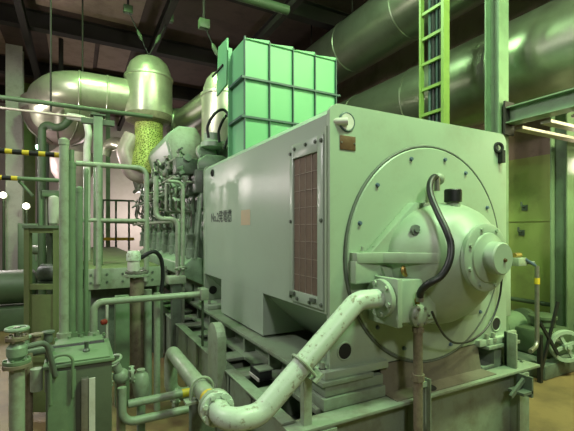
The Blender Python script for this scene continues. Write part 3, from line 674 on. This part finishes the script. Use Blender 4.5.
# ------------------------------------------------------------------ far left vessels
c = P(61, 112, 9.2); R = 34*9.2/FPX
t = thing('dished_vessel', 'big pinkish metal-clad vessel with a rounded bottom hanging above the hall floor', 'vessel', (c.x, c.y, c.z-R))
part('shell', MB().lathe([(0, -R), (R*.3, -R*.96), (R*.55, -R*.84), (R*.78, -R*.63), (R*.93, -R*.35), (R, 0), (R, .2), (R*.8, .34), (0, .4)], c, (0, 0, 1), 44), 'lag', t)
part('rim_band', MB().lathe([(R+.004, -.07), (R+.03, -.05), (R+.03, .05), (R+.004, .07)], c, (0, 0, 1), 44), 'white', t)
for k in range(10):
    an = k*PI/5+.2; dv = Vector((math.cos(an), math.sin(an), 0))
    part('cladding_seam', MB().tube([c+dv*R*u+Vector((0, 0, h*R)) for u, h in ((1.005, 0), (.935, -.355), (.785, -.64), (.555, -.85), (.3, -.97))], .011, 0, 6), 'bigduct', t)
part('hanger', MB().cyl(c+Vector((0, 0, .38)), (c.x, c.y, CEIL), .05, seg=8), 'beam', t)
c = P(73, 168, 8.7); R = 20*8.7/FPX
t = thing('cone_vessel', 'smaller pinkish vessel with a conical bottom below the big one', 'vessel', (c.x, c.y, 0))
part('shell', MB().lathe([(.09, -1.1), (.1, -.9), (R*.5, -.45), (R*.95, -.1), (R, .1), (R, .3), (R*.7, .42)], c, (0, 0, 1), 32), 'lag', t)
part('leg', MB().cyl((c.x, c.y, 0), (c.x, c.y, c.z-1.05), .07), 'deep', t)
single('lagged_elbow', MB().tube([P(104, 155, 8.4), P(107, 146, 8.4), P(116, 143, 8.3), P(131, 147, 8.1)], .13, .2, 18), 'clad', 'short shiny lagged pipe elbow behind the handrail', 'pipe')
# arched dark pipe and white bent pipe before the vessel
vpipe([(*P(42, 162, 6.4).xy, 0), P(42, 121, 6.4), P(60, 131, 6.4), P(72, 116, 6.4)], .06, 'deep', 'dark arched pipe before the pinkish vessel', .2, 'arched_pipe')
vpipe([P(68, 116, 6.0), P(86, 119, 6.0), P(89, 134, 6.0), P(87, 148, 6.0), (*P(87, 148, 6.0).xy, 1.131)], .05, 'white', 'white bent pipe crossing the pinkish vessel', .12, 'bent_pipe')
# overhead pipes across
def xpipe(px0, py0, d0, x1, r, m, label, ext=-6., name='overhead_pipe'):
    p = P(px0, py0, d0)
    return single(name, MB().tube([(ext, p.y, p.z), (x1, p.y, p.z)], r, 0, 16), m, label, 'pipe')
p = P(60, 105, 5.2); q = P(128, 113, 5.2)
xpipe(60, 105, 5.2, .98, .03, 'deep', 'green overhead pipe crossing below the shiny header')
xpipe(60, 115, 5.15, .35, .016, 'lag', 'thin pinkish overhead pipe under the green one')
a = P(51, 108, 5.2)
single('pipe_hanger', MB().cyl((a.x, p.y, p.z-.1), (a.x, p.y, CEIL), .012, seg=8), 'beam', 'thin rod hanging the green overhead pipe', 'hanger')
# far hall details
a = P(98, 118, 5.25)
t = thing('pipe_stand', 'square green post carrying the overhead pipes by the handrail', 'post', (a.x, a.y, 1.13))
part('post', MB().box(a.x-.055, a.x+.055, a.y-.055, a.y+.055, 1.131, a.z+.02, .006), 'hall', t)
part('saddle', MB().box(a.x-.2, a.x+.2, a.y-.04, a.y+.04, a.z-.09, a.z-.02), 'deep', t)
part('cap_plate', MB().box(a.x-.09, a.x+.09, a.y-.08, a.y+.08, a.z+.02, a.z+.04), 'deep', t)
# far wall dado, pipes, windows
for k, (px, py, sx) in enumerate(((3, 195, 6), (26, 206, 6))):
    c = PX(px, py, y=BY-.3)
    t = thing('wall_lamp', ('bright lamp on the far wall beside the pale column', 'bright lamp on the far wall behind the yellow-green column')[k], 'lamp', (c.x, BY-.3, c.z-.3))
    c = P(px, py, 9.2); t.location = (c.x, c.y, c.z-.3)
    part('housing', MB().lathe([(.04, .0), (.08, -.04), (.085, -.1)], c+Vector((0, .16, .0)), (0, 1, 0), 20), 'deep', t)
    part('bulb', MB().ball(c, .07), 'lampglow', t)
    part('lamp_post', MB().cyl((c.x, c.y+.1, 0), (c.x, c.y+.1, c.z), .025, seg=10), 'deep', t)
c = P(38.5, 147, 10.4)
t = thing('pilot_lamp', 'small greenish lamp on the dark column below the vessel', 'lamp', c)
part('bulb', MB().ball(c, .07), 'lampgreen', t)
cq = P(43, 147, 10.7)
part('bracket', MB().cyl(c+Vector((0, .05, 0)), cq, .02, seg=8), 'deep', t)
# guard rails in front of the far wall
t = thing('guard_rail', 'thin green guard rail with a yellow band before the far wall', 'railing', P(115, 250, 12.0))
for y in (200, 222): part('rail', MB().tube([P(100, y, 12), P(134, y+1, 12)], .03, 0, 8), 'deep', t)
for x in (103, 116, 129): part('post', MB().tube([P(x, 200, 12), (*P(x, 230, 12).xy, 0)], .03, 0, 8), 'deep', t)
part('yellow_band', MB().bar(P(100, 239, 12), P(134, 239, 12), .03, .09), 'yellow', t)
# ------------------------------------------------------------------ black/yellow striped pipes
p = P(30, 153, 3.05); q = P(64, 230, 3.05)
single('striped_pipe', MB().tube([(-3, p.y, p.z), (q.x, p.y, p.z)], .02, 0, 12), 'stripe', 'black and yellow striped pipe fixed to the tall posts', 'pipe')
p2 = P(9, 178, 3.25); q2 = P(17, 178, 3.25); q3 = P(63, 180, 3.05)
t = thing('barrier_pipe', 'lower green pipe with a striped black and yellow end', 'pipe', (q2.x, p2.y, p2.z))
part('striped_end', MB().tube([(-3, p2.y, p2.z), (q2.x, p2.y, p2.z)], .02, 0, 12), 'stripe', t)
part('green_run', MB().tube([(q2.x, p2.y, p2.z), (q3.x, p2.y, p2.z)], .017, 0, 12), 'hall', t)
single('brace_pipe', MB().tube([P(19, 181, 3.3), P(33, 196, 3.3)], .012, 0, 8), 'hall', 'short slanting brace under the striped green pipe', 'brace')
# ------------------------------------------------------------------ tall post bundle behind the tank
for k, (px, yt, d, w, m, lb) in enumerate(((64, 140, 3.05, .034, 'pipe', 'tallest pale post of the bundle behind the tank'), (71.5, 163, 3.1, .03, 'hall', 'broad green post beside the tallest pale one'),
                                           (79.5, 188, 3.35, .026, 'hall', 'thin green post next to the handrail'), (86, 170, 3.6, .02, 'hall', 'thin upright pipe under the handrail corner'),
                                           )):
    c = P(px, yt, d)
    t = thing('pipe_post', lb, 'post', (c.x, c.y, 0), 'pipe posts behind the tank')
    part('post', MB().tube([(c.x, c.y, 0), (c.x, c.y, c.z)], w, 0, 16), m, t)
    part('collar', MB().lathe([(w*1.5, -.02), (w*1.5, .02)], (c.x, c.y, EYE+(HY-335)/FPX*d), (0, 0, 1), 16), m, t)
    part('cap', MB().lathe([(w*1.12, -.04), (w*1.12, .0), (w*.6, .015), (0, .015)], (c.x, c.y, c.z), (0, 0, 1), 16), m, t)
vpipe([P(71.5, 163, 3.1), P(71.5, 150, 3.1)], .02, 'hall', 'short stub pipe above the broad green post', 0)
# frame stand (cabinet)
d = 3.35; a = P(28, 228, d); bq = P(57, 228, d)
t = thing('frame_stand', 'open yellow-green angle-iron stand with a closed lower panel', 'stand', ((a.x+bq.x)/2, (a.y+bq.y)/2, 0))
ux_ = (bq-a).normalized(); wy = Vector((-ux_.y, ux_.x, 0))
for s, o in ((0, 0), (1, 0), (0, .32), (1, .32)):
    c = a.lerp(bq, s)+wy*o
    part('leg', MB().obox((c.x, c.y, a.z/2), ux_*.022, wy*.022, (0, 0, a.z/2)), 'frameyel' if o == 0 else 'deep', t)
for z in (a.z-.02, a.z-.5, .5):
    part('cross_bar', MB().bar((a.x, a.y, z), (bq.x, bq.y, z), .035, .045), 'frameyel', t)
part('top_plate', MB().obox((a+bq)/2+wy*.16+Vector((0, 0, .01)), (bq-a)/2+ux_*.03, wy*.19, (0, 0, .012)), 'hall', t)
m0 = (a+bq)/2
part('lower_panel', MB().obox((m0.x, m0.y, .55), (bq-a)/2, wy*.008, (0, 0, .5)), 'frameyel', t)
part('shelf', MB().obox((m0.x+wy.x*.16, m0.y+wy.y*.16, a.z-.5), (bq-a)/2, wy*.16, (0, 0, .01)), 'deep', t)
c = m0+wy*.16+Vector((0, 0, -.49))
t = thing('small_pump', 'dark little pump sitting inside the open stand', 'pump', c)
part('body', MB().lathe([(.06, -.12), (.08, -.1), (.08, .06), (.05, .1), (.05, .13)], c+Vector((0, 0, .09)), (ux_.x, ux_.y, 0), 18), 'engdark', t)
part('foot', MB().obox(c+Vector((0, 0, .01)), ux_*.1, wy*.07, (0, 0, .012)), 'deep', t)
part('hose', MB().tube([c+Vector((0, 0, .15)), c+Vector((0, 0, .3)), c+ux_*.1+Vector((0, 0, .27)), c+ux_*.1+Vector((0, 0, .02))], .012, .05, 8), 'black', t)
# filter on the stand top
c = P(54, 226, 3.5); c.z = a.z+.024
t = thing('filter_unit', 'small white-grey filter bowl with valves on the open stand', 'filter', c)
part('bowl', MB().lathe([(.02, 0), (.04, .02), (.045, .2), (.05, .22), (.05, .25), (.03, .27), (.03, .3)], c, (0, 0, 1), 18), 'white', t)
part('head', MB().box(c.x-.09, c.x+.06, c.y-.035, c.y+.035, c.z+.25, c.z+.31, .008), 'hall', t)
for k, dx in enumerate((-.1, -.06)): part('gauge_tube', MB().tube([c+Vector((dx, 0, 0)), c+Vector((dx, 0, .3))], .012, 0, 8), 'steel' if k else 'hall', t)
# far cabinet at the pale column
c = P(29, 262, 9.0)
t = thing('control_cabinet', 'green cabinet standing behind the pale column', 'cabinet', (c.x, c.y, 0))
part('body', MB().box(c.x-.2, c.x+.22, c.y-.15, c.y+.2, .12, 1.75, .01), 'hall', t)
part('door', MB().box(c.x-.18, c.x+.2, c.y-.17, c.y-.15, .16, 1.7, .006), 'hall', t)
part('plinth', MB().box(c.x-.19, c.x+.21, c.y-.14, c.y+.2, 0, .12), 'deep', t)
part('handle', MB().box(c.x+.14, c.x+.16, c.y-.2, c.y-.17, .9, 1.05), 'steel', t)
# low machinery behind the platform
for k, (px, py, dd, s, lb) in enumerate(((26, 250, 6.6, .42, 'dark pump set on the floor behind the open stand'), (70, 262, 10.8, .5, 'dark green pump set behind the walkway platform'))):
    c = P(px, 230, dd)
    t = thing('pump_set', lb, 'pump', (c.x, c.y, 0))
    part('bed', MB().box(c.x-s, c.x+s, c.y-.3, c.y+.3, 0, .35, .02), 'deep', t)
    part('motor', MB().lathe([(.2, -.4), (.28, -.36), (.28, .1), (.2, .16), (.1, .16), (.1, .3)], (c.x, c.y, .66), (1, 0, 0), 24), 'deep', t)
    part('casing', MB().lathe([(.12, 0), (.3, .06), (.3, .2), (.16, .26)], (c.x+.3, c.y, .66), (1, 0, 0), 24), 'engine', t)
    part('outlet', MB().tube([(c.x+.42, c.y, .9), (c.x+.42, c.y, 1.25), (c.x+.1, c.y+.3, 1.25)], .08, .12, 16), 'hall', t)
# ------------------------------------------------------------------ walkway platform with handrail
py0 = 5.05; zt = 1.13
L0 = PX(84, 271, y=py0).x; R0 = 1.0
t = thing('walkway_platform', 'green walkway platform along the engine with a bolted edge plate', 'platform', ((L0+R0)/2, 6, 0))
part('deck', MB().box(L0, R0-.03, py0+.02, 12, zt-.03, zt), 'frameyel', t)
ep = part('edge_plate', MB().box(L0-.03, R0, py0, py0+.02, zt-.22, zt+.02, .003), 'pipe', t)
for k in range(6):
    for z in (.06, .15): part('edge_bolt', MB().bolt((L0+.07+k*.17, py0, zt-z+.01), (0, -1, 0), .012, .014), 'engdark', ep)
part('side_channel', MB().box(L0-.03, L0, py0, 12, zt-.2, zt+.02), 'hall', t)
for (x, y) in ((L0+.03, py0+.06), (L0+.03, 9), (L0+.03, 11.9), (R0-.08, py0+.06), (.55, 11.9)):
    part('leg', MB().box(x-.04, x+.04, y-.04, y+.04, 0, zt-.03), 'hall', t)
part('under_skirt', MB().box(L0, R0-.04, py0+.3, py0+.33, .0, zt-.1), 'engdark', t)
zr = PX(100, 165.5, y=py0).z; zm = PX(110, 220.5, y=py0).z
xr = PX(146, 170, y=py0).x; xl = PX(76, 165, y=py0).x; xp = PX(98.5, 200, y=py0).x
t = thing('handrail', 'pale green tubular handrail with a rounded corner on the walkway platform', 'handrail', ((xr+xl)/2, py0, zt))
part('top_rail', MB().tube([(xl, py0-.04, zr), (xr, py0-.04, zr), (xr, py0-.04, zt-.15)], .03, .1, 14), 'pipe', t)
part('middle_rail', MB().tube([(xl, py0-.04, zm), (xr, py0-.04, zm)], .024, 0, 12), 'pipe', t)
part('post', MB().tube([(xp, py0-.04, zt-.15), (xp, py0-.04, zr)], .03, 0, 14), 'pipe', t)
# rusty vertical pipe with flange; white-capped canister
c = P(137, 275, 3.75)
t = thing('rusty_pipe', 'rusty brown vertical pipe with a top flange before the platform', 'pipe', (c.x, c.y, 0))
part('pipe_run', MB().cyl((c.x, c.y, 0), (c.x, c.y, c.z), .064, seg=24), 'rust', t)
part('top_flange', MB().flange((c.x, c.y, c.z), (0, 0, 1), .115, .025, 8, .012), 'pipe', t)
part('blind_flange', MB().flange((c.x, c.y, c.z+.027), (0, 0, 1), .105, .022, 8, .012), 'steel', t)
c = P(133, 268, 3.85); c.z = 1.27
t = thing('capped_canister', 'squat canister with a white cap standing on the flanged rusty pipe', 'canister', c)
cc = Vector((P(137, 275, 3.75).x, P(137, 275, 3.75).y, P(137, 275, 3.75).z+.04))
part('body', MB().lathe([(.05, 0), (.055, .02), (.055, .10), (.03, .13)], cc+Vector((-.03, 0, 0)), (0, 0, 1), 24), 'white', t)
part('cap', MB().lathe([(.065, .1), (.065, .16), (.05, .19), (.0, .19)], cc+Vector((-.03, 0, 0)), (0, 0, 1), 24), 'flake', t)
a = cc+Vector((.03, 0, .12))
single('black_hose', MB().spline([a, a+Vector((.12, 0, .06)), a+Vector((.2, .04, -.02)), a+Vector((.22, .06, -.2)), a+Vector((.2, .06, -.36))], .02, 10), 'black', 'short black hose bending down beside the white-capped canister', 'hose')
# low crossing pipe
a = PX(92, 298, y=3.9); bq = PX(186, 290, y=3.9); zc = 1.02
t0c = P(91, 336, 3.33)
t = thing('crossing_pipe', 'pale green pipe crossing low in front of the rusty pipe and dropping to the tank', 'pipe', (a.x, 3.75, .6))
part('pipe_run', MB().tube([(a.x, 3.5, .0), (a.x, 3.5, zc), (1.02, 3.5, zc)], .028, .07, 14), 'pipe', t)
part('union_block', MB().lathe([(.05, -.08), (.05, .02), (.07, .02), (.07, .045), (.045, .05), (.04, .09)], (a.x, 3.5, .7), (0, 0, 1), 14), 'pipe', t)
part('end_flange', MB().flange((1.0, 3.5, zc), (1, 0, 0), .06, .02, 4, .01), 'pipe', t)
part('end_bracket', MB().box(.98, 1.05, 3.44, 3.58, zc-.05, zc+.05, .006), 'pipe', t)
part('end_stay', MB().box(1.005, 1.02, 3.5, 3.53, .53, zc-.05), 'deep', t)
vpipe([(*P(107, 345, 3.6).xy, 0), P(107, 305, 3.6)], .014, 'white', 'thin white pipe with a red joint by the tank', 0, 'gauge_pipe')
c = P(104, 322, 3.58); single('red_valve', MB().lathe([(.012, -.03), (.025, -.02), (.025, .02), (.012, .03)], c, (1, 0, .2), 12), 'red', 'small red valve on the thin white pipe', 'valve')
# ------------------------------------------------------------------ foreground tank
zt = .855; d = 2.13
A = P(45.5, 230, d); B = PX(112, 230, y=A.y); Dp = .44
tx0, tx1, ty0, ty1 = A.x, B.x, A.y, A.y+Dp
t = thing('oil_tank', 'square green oil tank with a lid plate, pipe handle and level gauge', 'tank', ((tx0+tx1)/2, (ty0+ty1)/2, 0))
part('body', MB().box(tx0, tx1, ty0, ty1, 0, zt, .01), 'tankgreen', t)
part('side_door', MB().box(tx0+.01, tx0+(tx1-tx0)*.44, ty0-.012, ty0, .05, zt-.03, .003), 'hall', t)
part('rim', MB().box(tx0-.012, tx1+.012, ty0-.015, ty1+.012, zt-.012, zt+.006, .003), 'hall', t)
lid = part('lid', MB().prism([(ty0+.0, zt+.006), (ty0+.0, zt+.016), (ty0+.19, zt+.05), (ty0+.19, zt+.006)], 'x', tx0+.01, tx1-.01, .003), 'hall', t)
lid2 = part('lid', MB().box(tx0+.03, tx1-.03, ty0+.225, ty1-.02, zt+.006, zt+.045, .004), 'hall', t)
part('lid_hinge', MB().cyl((tx0+.02, ty0+.207, zt+.045), (tx1-.03, ty0+.207, zt+.05), .014, seg=8), 'black', lid2)
for s_ in (.1, .32, .54, .76, .94): part('lid_bolt', MB().bolt((tx0+(tx1-tx0)*s_, ty1-.04, zt+.045), (0, 0, 1), .009, .014), 'hall', lid2)
part('lid_knob', MB().lathe([(.02, 0), (.02, .02), (.012, .03), (.012, .06), (.018, .07), (0, .075)], (tx0+.2, ty0+.1, zt+.02), (0, 0, 1), 14), 'engdark', lid)
hx = tx0+.025
part('pipe_handle', MB().tube([(hx, ty0-.03, .66), (hx, ty0-.03, zt+.065), (hx+.105, ty0-.03, zt+.065), (hx+.105, ty0-.03, .68)], .008, .045, 10), 'hall', t)
for xx, z_ in ((hx, .67), (hx+.105, .69)): part('handle_stay', MB().cyl((xx, ty0-.03, z_), (xx, ty0, z_), .007, seg=8), 'hall', t)
gx = PX(86, 400, y=ty0).x
part('gauge_bracket', MB().box(gx-.025, gx+.012, ty0-.05, ty0-.01, 0, .775, .003), 'steel', t)
part('level_scale', MB().box(gx+.014, gx+.045, ty0-.055, ty0-.045, 0, .775), 'white', t, 'white level scale strip')
# standpipe with valve at far left
c = P(17, 366, 1.95)
t = thing('standpipe', 'pale green standpipe with a rusty flange beside the tank', 'pipe', (c.x, c.y, 0))
part('pipe_run', MB().cyl((c.x, c.y, 0), (c.x, c.y, c.z), .034, seg=20), 'pipe', t)
part('flange', MB().flange((c.x, c.y, c.z+.005), (0, 0, 1), .062, .018, 6, .009), 'rust', t)
part('flange', MB().flange((c.x, c.y, c.z+.024), (0, 0, 1), .06, .018, 6, .009), 'hall', t)
vv = thing('gate_valve', 'green gate valve with a worn handwheel on the standpipe', 'valve', (c.x, c.y, c.z+.035))
z0 = c.z+.034
part('body', MB().lathe([(.03, 0), (.045, .02), (.045, .06), (.03, .08), (.03, .1)], (c.x, c.y, z0), (0, 0, 1), 18), 'engine', vv)
part('bonnet', MB().flange((c.x, c.y, z0+.105), (0, 0, 1), .05, .018, 6, .008), 'rust', vv)
part('stem', MB().cyl((c.x, c.y, z0+.1), (c.x, c.y, z0+.16), .012, seg=10), 'steel', vv)
hw = part('handwheel', MB().ring((c.x, c.y, z0+.15), (0, 0, 1), .045, .01, 24), 'engine', vv)
part('spoke', (lambda m: (m.bar((c.x-.05, c.y, z0+.15), (c.x+.05, c.y, z0+.15), .01, .008), m.bar((c.x, c.y-.05, z0+.15), (c.x, c.y+.05, z0+.15), .01, .008)) and m)(MB()), 'hall', hw)
part('side_outlet', MB().tube([(c.x, c.y, z0+.05), (c.x+.12, c.y+.08, z0+.05), (c.x+.16, c.y+.12, z0-.15)], .014, .05, 12), 'engdark', vv)
# valve cluster between standpipe and tank
c = P(33, 352, 2.2)
t = thing('valve_cluster', 'oily green valve cluster between the standpipe and the tank', 'valve', (c.x, c.y, c.z-.4))
part('manifold', MB().tube([c+Vector((-.06, 0, 0)), c+Vector((.08, .05, 0)), c+Vector((.08, .05, -.25))], .028, .04, 14), 'engdark', t)
for k in range(3):
    q = c+Vector((-.04+.055*k, .03*k, .03)); 
    part('valve_bonnet', MB().lathe([(.02, 0), (.026, .02), (.02, .05), (.034, .055), (.034, .065), (0, .07)], q, (0, 0, 1), 12), ('engine', 'rust', 'engdark')[k], t)
part('drop_pipe', MB().cyl(c+Vector((-.02, 0, 0)), (c.x-.02, c.y, 0), .02), 'rust', t)
part('level_pot', MB().cyl(c+Vector((.02, -.05, -.2)), c+Vector((.02, -.05, -.08)), .03), 'pipe', t)
# valves to the other side of the tank
c = P(121, 376, 2.75)
t = thing('globe_valve', 'pale green globe valve on the low pipes beside the tank', 'valve', c)
part('body', MB().ball(c, .055), 'pipe', t)
part('flange', MB().flange(c+Vector((.07, 0, 0)), (1, 0, 0), .06, .02, 6, .009), 'pipe', t)
part('flange', MB().flange(c+Vector((-.07, 0, 0)), (1, 0, 0), .06, .02, 6, .009), 'pipe', t)
part('bonnet', MB().cyl(c, c+Vector((-.04, -.02, .1)), .03), 'pipe', t)
part('handwheel', MB().ring(c+Vector((-.05, -.025, .13)), (-.35, -.2, 1), .05, .01, 20), 'pipe', t)
part('drop_leg', MB().cyl(c, (c.x, c.y, 0), .03), 'rust', t)
c = P(141, 383, 2.85)
t = thing('check_valve', 'pale check valve standing beside the globe valve', 'valve', (c.x, c.y, 0))
part('body', MB().lathe([(.03, -.12), (.05, -.08), (.06, 0), (.05, .06), (.03, .08), (.03, .1), (0, .1)], c, (0, 0, 1), 18), 'pipe', t)
part('stand', MB().cyl((c.x, c.y, 0), (c.x, c.y, c.z-.1), .03), 'frame', t)
p = P(128, 404, 2.7); vpipe([(p.x, p.y, p.z), (1.0, p.y, p.z)], .028, 'pipe', 'low pale pipe with a yellow band leading to the bed', 0, 'low_pipe')
q = PX(186, 393, y=p.y); single('yellow_marker', MB().lathe([(.03, -.03), (.03, .03)], (q.x, p.y, p.z), (1, 0, 0), 14), 'yellow', 'yellow tape band on the low pipe', 'tape')
p = P(124, 423, 2.6); a = P(122, 395, 2.6)
vpipe([(a.x, a.y, a.z+.05), (a.x, p.y, p.z), (1.0, p.y, p.z)], .028, 'pipe', 'lower pale pipe bending down from the globe valve', .08, 'low_pipe')
# blue-green box column near the rusty pipe
c = P(122, 330, 3.6)
single('square_duct', MB().box(c.x-.06, c.x+.06, c.y-.05, c.y+.05, 0, 1.0, .006), 'hall', 'square green upright duct behind the rusty pipe', 'duct')
# ------------------------------------------------------------------ compressor near the wall
c = P(566, 346, 4.25)
t = thing('compressor', 'dark green compressor with a spoked flywheel by the yellow-green wall', 'compressor', (c.x, c.y+.3, 0))
part('bed', MB().box(c.x-.3, c.x+.5, c.y+.05, c.y+.62, 0, .16, .02), 'engdark', t)
part('crank_body', MB().box(c.x-.05, c.x+.45, c.y+.15, c.y+.55, .16, .46, .04), 'deep', t)
part('cylinder', MB().lathe([(.11, 0), (.13, .02), (.13, .1), (.15, .1), (.15, .13), (.08, .16), (0, .16)], (c.x+.22, c.y+.36, .455), (0, 0, 1), 24), 'deep', t)
ax = Vector((-.55, -.83, 0)).normalized(); wc = Vector((c.x, c.y, c.z))
fw = part('flywheel', MB().lathe([(.135, -.03), (.17, -.03), (.175, 0), (.17, .03), (.135, .03)], wc, ax, 36, closed=True), 'cover', t)
part('hub', MB().lathe([(.04, -.03), (.04, .05), (.02, .05), (.02, .07)], wc, ax, 16), 'cover', fw)
e1 = Vector((0, 0, 1)); e2 = ax.cross(e1)
for k in range(4):
    an = k*PI/2+.5; dv = e1*math.cos(an)+e2*math.sin(an)
    part('spoke', MB().bar(wc+dv*.035, wc+dv*.14, .03, .03, up=ax), 'cover', fw)
part('shaft', MB().cyl(wc, wc-ax*.25, .03), 'steel', t)
for s in (-1, 1):
    part('guard_strut', MB().bar((c.x-.38, c.y+.06, .35+.28*s), (c.x-.12, c.y+.02, .35-.28*s+.2), .035, .02, up=(0, 1, 0)), 'black', t)
part('guard_post', MB().box(c.x-.4, c.x-.36, c.y+.04, c.y+.08, 0, .5), 'black', t)
# low pump and pipes against wall
c = P(511, 340, 5.0)
t = thing('cooling_pump', 'dark green pump set low behind the generator bed near the wall', 'pump', (c.x, c.y, 0))
part('bed', MB().box(c.x-.35, c.x+.4, c.y-.2, c.y+.25, 0, .2, .015), 'deep', t)
part('motor', MB().lathe([(.1, -.3), (.16, -.27), (.16, .1), (.1, .14), (.06, .14), (.06, .3)], (c.x, c.y, .4), (1, 0, 0), 22), 'hall', t)
part('volute', MB().lathe([(.08, 0), (.18, .04), (.18, .12), (.08, .16)], (c.x+.2, c.y, .4), (1, 0, 0), 22), 'deep', t)
for k, (z, r, lb) in enumerate(((.62, .03, 'upper green pipe along the foot of the yellow-green wall'), (.42, .04, 'lower green pipe along the foot of the yellow-green wall'))):
    single('wall_pipe', MB().tube([(WX-.12, -1, z), (WX-.12, 8, z)], r, 0, 12), 'hall' if k else 'deep', lb, 'pipe')
# wall lamp / light at the edge of the bay
c = PX(577, 165, x=WX-.1)
t = thing('bulkhead_lamp', 'bright white lamp on the wall behind the green column', 'lamp', c)
part('glow', MB().lathe([(.1, 0), (.1, .04), (.07, .09), (0, .1)], (WX-.01, c.y, c.z), (-1, 0, 0), 24), 'lampglow', t)
part('housing', MB().lathe([(.12, 0), (.12, .03), (.1, .035)], (WX, c.y, c.z), (-1, 0, 0), 24), 'deep', t)
# wall hooks
for k, (px, py, lb) in enumerate(((524, 207, 'dark hook bracket on the wall above the sheet seam'), (521, 232, 'dark hook bracket on the wall below the sheet seam'))):
    c = PX(px, py, x=WX-.02)
    single('wall_hook', MB().tube([(WX, c.y, c.z), (WX-.08, c.y, c.z), (WX-.08, c.y, c.z+.07)], .014, .02, 8).box(WX-.012, WX, c.y-.04, c.y+.04, c.z-.05, c.z+.03), 'engdark', lb, 'hook')
# ------------------------------------------------------------------ lights
def lamp(kind, loc, energy, color, size=.4, target=None, name='hall_or_fill_lamp'):
    l = bpy.data.lights.new(name, kind); l.energy = energy; l.color = color
    if kind == 'AREA': l.shape = 'DISK'; l.size = size
    else: l.shadow_soft_size = size
    o = bpy.data.objects.new(name, l); COL.objects.link(o); o.location = loc
    if target: o.rotation_euler = (Vector(target)-Vector(loc)).to_track_quat('-Z', 'Y').to_euler()
    return o
GREEN = (.62, 1., .55); WARM = (1., .86, .84); YG = (.93, 1., .58); NEU = (1., .93, .93)
lamp('AREA', (2.3, .2, 5.7), 300, GREEN, .8, (2.2, 3.2, 1.8))
lamp('AREA', (.2, -2.4, 4.4), 95, NEU, .6, (1.9, 2.0, 1.2))
lamp('AREA', (-3.0, 3.4, 5.0), 150, NEU, .6, (1.6, 3.4, 1.6))
lamp('AREA', (.1, 5.3, 5.9), 130, (.5, 1., .38), .4, (1.2, 7.4, 3.0))
lamp('AREA', (3.9, .3, 5.2), 120, YG, .5, (5.2, 3.2, 1.0))
lamp('AREA', (4.55, .9, 2.95), 110, YG, .4, (5.5, 3.6, 1.5))
lamp('AREA', (2.0, 4.6, 5.7), 90, GREEN, .9, (4.4, 3.0, 3.9))
lamp('AREA', (-1.7, 4.9, 3.6), 38, NEU, .4, (1.3, 6.2, 1.7))  # added fill light for the engine flank, out of view, no fixture
lamp('POINT', (2.2, 15.2, 1.9), 230, WARM, .3)  # added light hidden behind the engine to brighten the far wall
lamp('POINT', (-1.9, 7.6, 2.8), 50, WARM, .2)
lamp('AREA', (-1.5, 10.1, 2.85), 55, WARM, .5, (1.37, 3.3, 1.85))
w = bpy.data.worlds.new('world'); sc.world = w; w.use_nodes = True
w.node_tree.nodes['Background'].inputs[0].default_value = (.72, .85, .72, 1)
w.node_tree.nodes['Background'].inputs[1].default_value = .025
sc.view_settings.view_transform = 'Standard'; sc.view_settings.look = 'None'; sc.view_settings.gamma = 1; sc.view_settings.exposure = -.1
